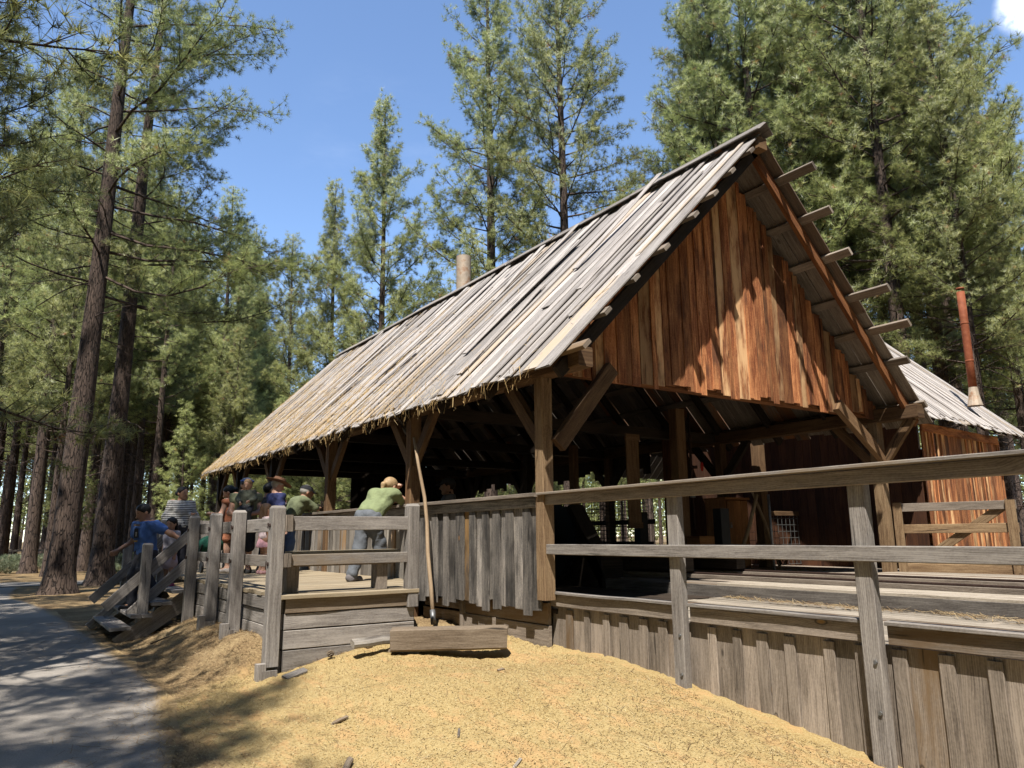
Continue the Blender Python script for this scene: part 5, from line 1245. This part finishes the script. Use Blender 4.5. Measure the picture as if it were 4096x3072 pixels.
    Ln = tuft*r.uniform(.7, 1.1, (nT, K, 1)); P = np.repeat((T-D*.03)[:, None], K, 1)
    S = nrm(np.cross(nd, r.normal(0, 1, (nT, K, 3))))*wid/2
    NV = np.stack([P-S, P+S, P+nd*Ln], 2).reshape(-1, 3); NF = np.arange(len(NV)).reshape(-1, 3)
    tr = np.clip(r.rand(nT)*.88+r.normal(0, .04, nT), 0, .9); tr[r.rand(nT) < .008] = 1.0
    nr = np.repeat(tr, K)
    tnv = np.repeat(nrm(D*.6+nrm(np.stack([T[:, 0]-np.interp(T[:, 2], zs, px), T[:, 1]-np.interp(T[:, 2], zs, py), np.full(nT, .35)], -1))), K, 0)
    return (np.concatenate(mb.v), mb.f, mb.uv, mb.r, mb.sm), (NV, NF, nr, tnv), nT

def add_pine(label, loc, data, group=None, rot=0., sc=1., bark='bark'):
    (V, Fs, UV, rn, sm), (NV, NF, nr, tnv), _ = data
    o = thing('pine_tree', label, 'pine tree', (0, 0, 0), group)
    link_mesh('trunk', V, Fs, MT[bark], o, uv=UV, rnd=rn, smooth=sm); link_mesh('crown', NV, NF, MT['needle'], o, rnd=nr, tn=tnv)
    o.location = loc; o.rotation_euler = (0, 0, rot); o.scale = (sc,)*3
    return o
def copy_tree(src, label, loc, rot, sc, group=None, wsc=1.):
    o = src.copy(); COL.objects.link(o); o['label'] = label
    if group: o['group'] = group
    elif 'group' in o: del o['group']
    o.location = loc; o.rotation_euler = (0, 0, rot); o.scale = (sc*wsc, sc*wsc, sc)
    for c in src.children:
        q = c.copy(); COL.objects.link(q); q.parent = o
    return o
def at(az, dist, z=-.95):
    return (-5.11+dist*math.sin(R_(az)), -6.82+dist*math.cos(R_(az)), z)
import time as _t; _t0 = _t.time()
# near trees on the left, each its own
near1 = pine(101, 27, .33, 5.2, .74, 70, tuft=.21, K=24, wid=.010, twig=.75, dead=16, bias=(R_(-25), .38), lean=(.016, -.006), roundness=.6, flare=1.5, droop=-6, dens=1.0, curve=.25, thick=.8)
near2 = pine(202, 27, .36, 4.0, .74, 58, tuft=.21, K=24, wid=.010, twig=.72, dead=22, bias=(R_(-40), .35), lean=(.012, -.004), roundness=.6, flare=1.6, droop=-4, dens=.95, curve=.25, thick=.8)
add_pine('big pine at the path edge with a scorched foot, first left of the stairs', (-3.42, 19.0, -.93), near1)
add_pine('big furrowed pine standing just behind the stairs, right of the scorched one', (-1.98, 22.9, -.95), near2)
pA = pine(11, 23.5, .10, 5.0, .5, 88, tuft=.23, K=20, wid=.0125, twig=.62, dead=10, roundness=.3, droop=6, dens=1.35)
pB = pine(12, 22, .12, 4.2, .45, 84, tuft=.23, K=20, wid=.0125, twig=.62, dead=10, roundness=.25, droop=6, dens=1.35)
pC = pine(13, 29, .27, 4.3, .6, 96, tuft=.23, K=20, wid=.0125, twig=.628, dead=30, roundness=.55, prof=.7, droop=8, dens=1.0)
pD = pine(14, 28, .33, 4.3, .55, 92, tuft=.23, K=20, wid=.0125, twig=.625, dead=36, roundness=.6, prof=.7, droop=6, dens=1.0)
pE = pine(15, 21, .40, 3.1, .46, 60, tuft=.23, K=20, wid=.0125, twig=.6, dead=30, roundness=.6, droop=8, dens=.8)
pF = pine(16, 19, .33, 2.7, .40, 58, tuft=.23, K=20, wid=.0125, twig=.6, dead=34, roundness=.5, droop=8, dens=.8)
pG = pine(17, 17, .32, 2.2, .30, 56, tuft=.23, K=20, wid=.0125, twig=.6, dead=24, roundness=.4, droop=12, dens=.9)
pS = pine(19, 20, .24, 3.5, .45, 46, tuft=.22, K=20, wid=.0125, twig=.6, dead=20, roundness=.6, dens=.75)
pH = pine(18, 11, .07, 2.1, .22, 48, tuft=.23, K=20, wid=.0125, twig=.55, dead=12, roundness=.3, droop=12, dens=.9)
oA = add_pine('tall pointed pine with the sky on both sides, standing over the left roof end', at(24.0, 37), pA, sc=1.05)
oB = add_pine('slim young pine just left of the tall pointed one', at(20.25, 39), pB, sc=.93)
oC = add_pine('shaggy pine rising straight behind the metal chimney', at(32.6, 34), pC, rot=1.0, sc=1.12)
oD = add_pine('broad pine with bare limbs showing, right of the chimney', at(38.6, 32), pD, rot=2.0, sc=1.14)
oE = add_pine('brown-trunked pine third from the left frame edge, beyond the path', (-3.62, 35.8, -.95), pE, rot=.4, sc=1.32)
oF = add_pine('leaning pine trunk directly behind the furrowed pine', (-1.25, 37.0, -.95), pF, rot=2.2, sc=1.4)
oG = add_pine('x', at(14, 60), pG); oH = add_pine('x', at(16, 60), pH)
# dense stand on the right
stand = [(50.0, 32, oD, 1.0, 0.4), (51.0, 30, oC, .98, 2.2), (53.6, 28.5, oD, 1.05, 3.3), (55.6, 34, oA, 1.15, 0), (57.6, 29, oC, 1.02, 4.1), (60.0, 33, oD, 1.1, 5.0), (62.4, 27.5, oD, 1.06, 1.2), (64.6, 30.5, oC, .99, .2), (66.6, 26, oD, .70, 2.9), (68.8, 30, oC, .68, 5.2),
         (50, 43, oC, 1.1, 1), (52.4, 41, oE, 1.3, 2), (57, 43, oE, 1.35, 4), (59.3, 46, oD, 1.15, .5), (61.5, 39, oE, 1.4, 1.5), (63.6, 43, oC, 1.1, 2.5), (65.4, 38, oE, 1.3, 3.5), (67.6, 44, oE, 1.0, 4.5), (70, 38, oC, .7, 5.5)]
for i, (a, d, s, sc, ro) in enumerate(stand):
    copy_tree(s, 'tall pine in the thick front row crowding behind the gable' if i < 10 else 'tall pine in the second row behind the thick front row', at(a, d), ro, sc, 'pines crowding behind the gable' if i < 10 else 'pines in the second row behind the gable')
for i in range(20):
    a = rs.uniform(48, 74); copy_tree([oE, oF, oG][i % 3], 'bare-stemmed pine deep in the wood right of the gable', at(a, rs.uniform(46, 85)), rs.rand()*6, rs.uniform(.9, 1.35), 'bare-stemmed pines deep in the wood on the right')
# trees of the left wood: dense, with bare stems below; shorter towards the gap of sky
pts = []
def free(x, y, dm):
    return all((x-p[0])**2+(y-p[1])**2 > dm*dm for p in pts)
cnt = 0
for tryi in range(4000):
    a = rs.uniform(-1.5, 18.5); d = 33+72*rs.rand()**.8; x, y, z = at(a, d)
    if cnt >= 76: break
    if not free(x, y, 2.6) or (22.5 < y < 28): continue
    if d < 40 and a > 5: continue
    pts.append((x, y)); cnt += 1
    lim = np.interp(a, [8.5, 11.2, 12.3, 13.5, 15.3, 16.2, 17, 18.5], [.52, .40, .315, .27, .325, .28, .2, .19])
    s = [oE, oG, oF, oF, oG][cnt % 5]; h0 = {oE: 21, oF: 19, oG: 17}[s]
    hm = min(lim*d*rs.uniform(.86, 1.0)+1.55, 26); sc = hm/h0
    if sc < .75: s = oG if hm > 9.5 else oH; sc = hm/(17 if s is oG else 11)
    copy_tree(s, 'slender pine in the wood behind the platform, left of the shed', (x, y, z), rs.rand()*6.28, sc, 'slender pines in the wood left of the shed', wsc=1.0 if sc > .8 else 1.15)
cnt = 0
for tryi in range(2000):
    a = rs.uniform(17.5, 48); d = rs.uniform(38, 80); x, y, z = at(a, d)
    if cnt >= 46: break
    if not free(x, y, 2.6) or y < 24 or (y < 24 and x < 14): continue
    pts.append((x, y)); cnt += 1
    lim = np.interp(a, [17.5, 20, 24, 32, 40, 46, 48], [.17, .2, .2, .27, .33, .36, .3])
    hm = min(lim*d*rs.uniform(.7, 1.0), 20); s = oG if hm > 9 else oH
    copy_tree(s, 'pine glimpsed beneath and behind the roof of the shed', (x, y, z), rs.rand()*6.28, hm/(17 if s is oG else 11), 'pines glimpsed behind the shed')
oG.location = at(18.6, 46); oG['label'] = 'lower pine filling the gap beside the slim young pine'; oG.scale = (.6,)*3
oH.location = at(29.2, 44); oH['label'] = 'small pine just left of the metal chimney above the ridge'; oH.scale = (1.28,)*3
for i, (x, y) in enumerate(((-5.3, 52), (-3.9, 56), (-1.2, 53), (.4, 57), (2.2, 51), (4.4, 55), (6.6, 58), (8.6, 47.5), (11, 56), (13.6, 53), (-6.2, 45), (1.8, 46.5), (5.1, 48.5), (-5.8, 40), (-4.6, 47), (-2.4, 44), (.9, 43), (3.4, 47), (5.6, 41), (7.2, 45), (9.8, 52), (3.0, 58), (12.2, 49))):
    copy_tree([oE, oF][i % 2], 'thick pinkish pine stem standing beyond the path', (x, y, -.95), i*1.3, 1.15+.05*(i % 3), 'thick pine stems beyond the path')
# shade trees that stand out of the frame on the left; their limbs reach into the picture and their shadows fall on path and stairs
oS = add_pine('shade pine whose crown hangs over the footpath at the left edge', (-7.7, 6.6, -.95), pS, group='shade pines along the left of the path')
for i, (x, y, sc, ro) in enumerate(((-7.5, 1.6, .95, 0), (-7.0, 4.4, .8, 5.5), (-10.2, -3.0, .85, 1.2), (-10.4, -6.2, .95, 3.3), (-10.2, 4.4, 1.0, 2.5), (-9.2, 11.0, .95, 3.1), (-12.8, 2.0, 1.2, 5.0), (-13.2, 8.5, 1.15, .8), (-11.0, 16.5, 1.0, 4.2))):
    copy_tree(oS, 'shade pine whose crown hangs over the footpath at the left edge', (x, y, -.95), ro, sc, 'shade pines along the left of the path')
copy_tree(oC, 'shade pine whose crown hangs over the footpath at the left edge', (-7.1, 8.0, -.95), 2.0, .62, 'shade pines along the left of the path')
# young pines with low crowns along the sunny edge of the wood
ey = [(4.5, 41), (6.2, 47), (8.6, 40), (9.6, 44), (10.6, 39.5), (11.4, 46), (12.4, 41), (13.2, 37.5), (14.2, 42), (15.2, 38), (16.2, 43), (17.2, 40), (3.0, 52), (1.5, 46), (7.4, 53), (19.4, 47), (22.9, 49), (26, 46)]
ey = ey[::4]
for i, (a, d) in enumerate(ey):
    copy_tree(oH if i % 3 else oG, 'young low-crowned pine in the sun along the front of the wood', at(a, d), i*1.9, rs.uniform(.62, 1.0)*(1 if i % 3 else .55), 'young pines along the front of the wood', wsc=1.15)
# far wood that reads as one mass
n = 9000; az_ = rs.uniform(-12, 84, n); dd = rs.uniform(110, 170, n); zt = 15*rs.rand(n)**.8+1.5
lim = np.interp(az_, [8, 11, 16, 19, 46, 50], [20, 17, 13, 11, 11, 20]); zt = np.minimum(zt*lim/14, lim)
P = np.stack([-5.11+dd*np.sin(np.radians(az_)), -6.82+dd*np.cos(np.radians(az_)), zt-.9], -1)
K = 14; nd = nrm(rs.normal(0, 1, (n, K, 3))+np.array((0, 0, .3))); PP = np.repeat(P[:, None], K, 1)+rs.normal(0, .7, (n, K, 3)); S = nrm(np.cross(nd, rs.normal(0, 1, (n, K, 3))))*.14
FV = np.stack([PP-S, PP+S, PP+nd*1.1], 2).reshape(-1, 3)
fw = tag(link_mesh('distant_wood', FV, np.arange(len(FV)).reshape(-1, 3), MT['farneedle'], rnd=np.repeat(rs.rand(n)*.7, K)), 'far wood closing the view behind the nearer pines', 'wood', kind='stuff')
mb = MB()
for i in range(240):
    a = R_(rs.uniform(-12, 84)); d = rs.uniform(100, 165); x, y = -5.11+d*math.sin(a), -6.82+d*math.cos(a); mb.tube([(x, y, -1.2), (x, y, rs.uniform(7, 11))], [.24, .12], n=6, cap=False)
tag(mb.build('distant_stems', MT['barkl']), 'far stems of the wood closing the view', 'wood', kind='stuff')
# unseen wood behind the clearing, a foliage ring added to cut sky fill
n = 9000; az_ = rs.uniform(92, 335, n); dd = rs.uniform(18.5, 36, n); zt = 2+24*rs.rand(n)**.75
P = np.stack([-3+dd*np.sin(np.radians(az_)), -4+dd*np.cos(np.radians(az_)), zt-.9], -1)
K = 9; nd = nrm(rs.normal(0, 1, (n, K, 3))+np.array((0, 0, .3))); PP = np.repeat(P[:, None], K, 1)+rs.normal(0, .8, (n, K, 3)); S = nrm(np.cross(nd, rs.normal(0, 1, (n, K, 3))))*.22
FV = np.stack([PP-S, PP+S, PP+nd*1.0], 2).reshape(-1, 3)
tag(link_mesh('sky_blocking_wood', FV, np.arange(len(FV)).reshape(-1, 3), MT['farneedle'], rnd=np.repeat(rs.rand(n)*.7, K)), 'unseen wood round the clearing behind the viewer, added to cut sky light', 'wood', kind='stuff')
# sagebrush, rocks and a rail fence across the path
def bush(label, x, y, s, group=None):
    o = thing('sagebrush', label, 'shrub', (x, y, -.95), group); n = 260; th = rs.rand(n)*6.28; ph = rs.rand(n)*1.2; r = s*(.4+.6*rs.rand(n)**.5)
    P = np.stack([x+r*np.cos(th)*np.sin(ph)*1.2, y+r*np.sin(th)*np.sin(ph)*1.2, -.95+r*np.cos(ph)*.95], -1); K = 12
    nd = nrm(rs.normal(0, 1, (n, K, 3))+np.array((0, 0, .9))); PP = np.repeat(P[:, None], K, 1)+rs.normal(0, .03, (n, K, 3)); S = nrm(np.cross(nd, rs.normal(0, 1, (n, K, 3))))*.012
    V = np.stack([PP-S, PP+S, PP+nd*.16], 2).reshape(-1, 3); link_mesh('leaves', V, np.arange(len(V)).reshape(-1, 3), MT['sage'], o, rnd=np.repeat(rs.rand(n), K))
    mb = MB()
    for i in range(12): a = rs.rand()*6.28; mb.tube([(x, y, -1.0), (x+.5*s*math.cos(a), y+.5*s*math.sin(a), -.95+.55*s)], [.02, .008], n=4, cap=False)
    part(mb, 'stem', 'bark', o)
for i, (x, y, s) in enumerate(((-4.9, 34.2, .75), (-4.4, 36.5, .9), (-3.9, 40.5, .85), (-2.6, 38.6, 1.0), (-2.1, 41.2, .8), (.6, 36.4, .9), (1.5, 37.6, .95), (2.5, 36.8, .8), (3.6, 39, .9), (-5.3, 38, .9), (-.2, 41, .8), (5.2, 44, .9), (7, 47, .9), (-.5, 33.5, .5))):
    bush('grey-green sagebrush clump beyond the path among the pine stems', x, y, s, 'sagebrush beyond the path')
for i, (x, y, s) in enumerate(((1.7, 34.3, .35), (2.15, 34.6, .3), (1.95, 34.0, .22), (-2.75, 35.6, .4), (2.9, 35.4, .26))):
    V, Fq = surf(field([('e', np.array((0, 0, s*.4)), (s, s*.7, s*.5)), ('e', np.array((s*.4, s*.2, s*.3)), (s*.6, s*.6, s*.45))], .1), (-s*1.3, -s*1.3, -.1), (s*1.5, s*1.3, s*1.2), s*.12)
    V = V+.06*s*np.sin(V*9/s+i); tag(link_mesh('rock', V+np.array((x, y, -.98)), Fq, MT['rock'], loc=(x, y, -.98), smooth=False), 'dark boulder between the two trunks across the path' if i == 3 else 'pale rock in the heap beyond the stairs', 'rock', None if i == 3 else 'pale rocks heaped beyond the stairs')
rf = thing('rail_fence', 'pale low rail fence across the clearing at the left edge', 'fence', (-4.9, 50, -.95))
for z in (-.6, -.3, .0):
    mb = MB(); mb.board((-6.5, 50, z), (-1.9, 50.5, z), .11, .05, side=(0, 0, 1), seg=3, wob=.02); part(mb, 'rail', 'wallp', rf)
for x in (-6.4, -4.2, -2.0):
    mb = MB(); mb.box((x-.07, 50.05+.1*(x+6.5), -1), (x+.07, 50.2+.1*(x+6.5), .1)); part(mb, 'post', 'wallp', rf)
open('/tmp/trees.txt', 'w').write(str([q[2] for q in (near1, near2, pA, pB, pC, pD, pE, pF, pG, pH)])) if False else None
print('trees', round(_t.time()-_t0, 1), [q[2] for q in (near1, near2, pA, pB, pC, pD, pE, pF, pG, pH)])
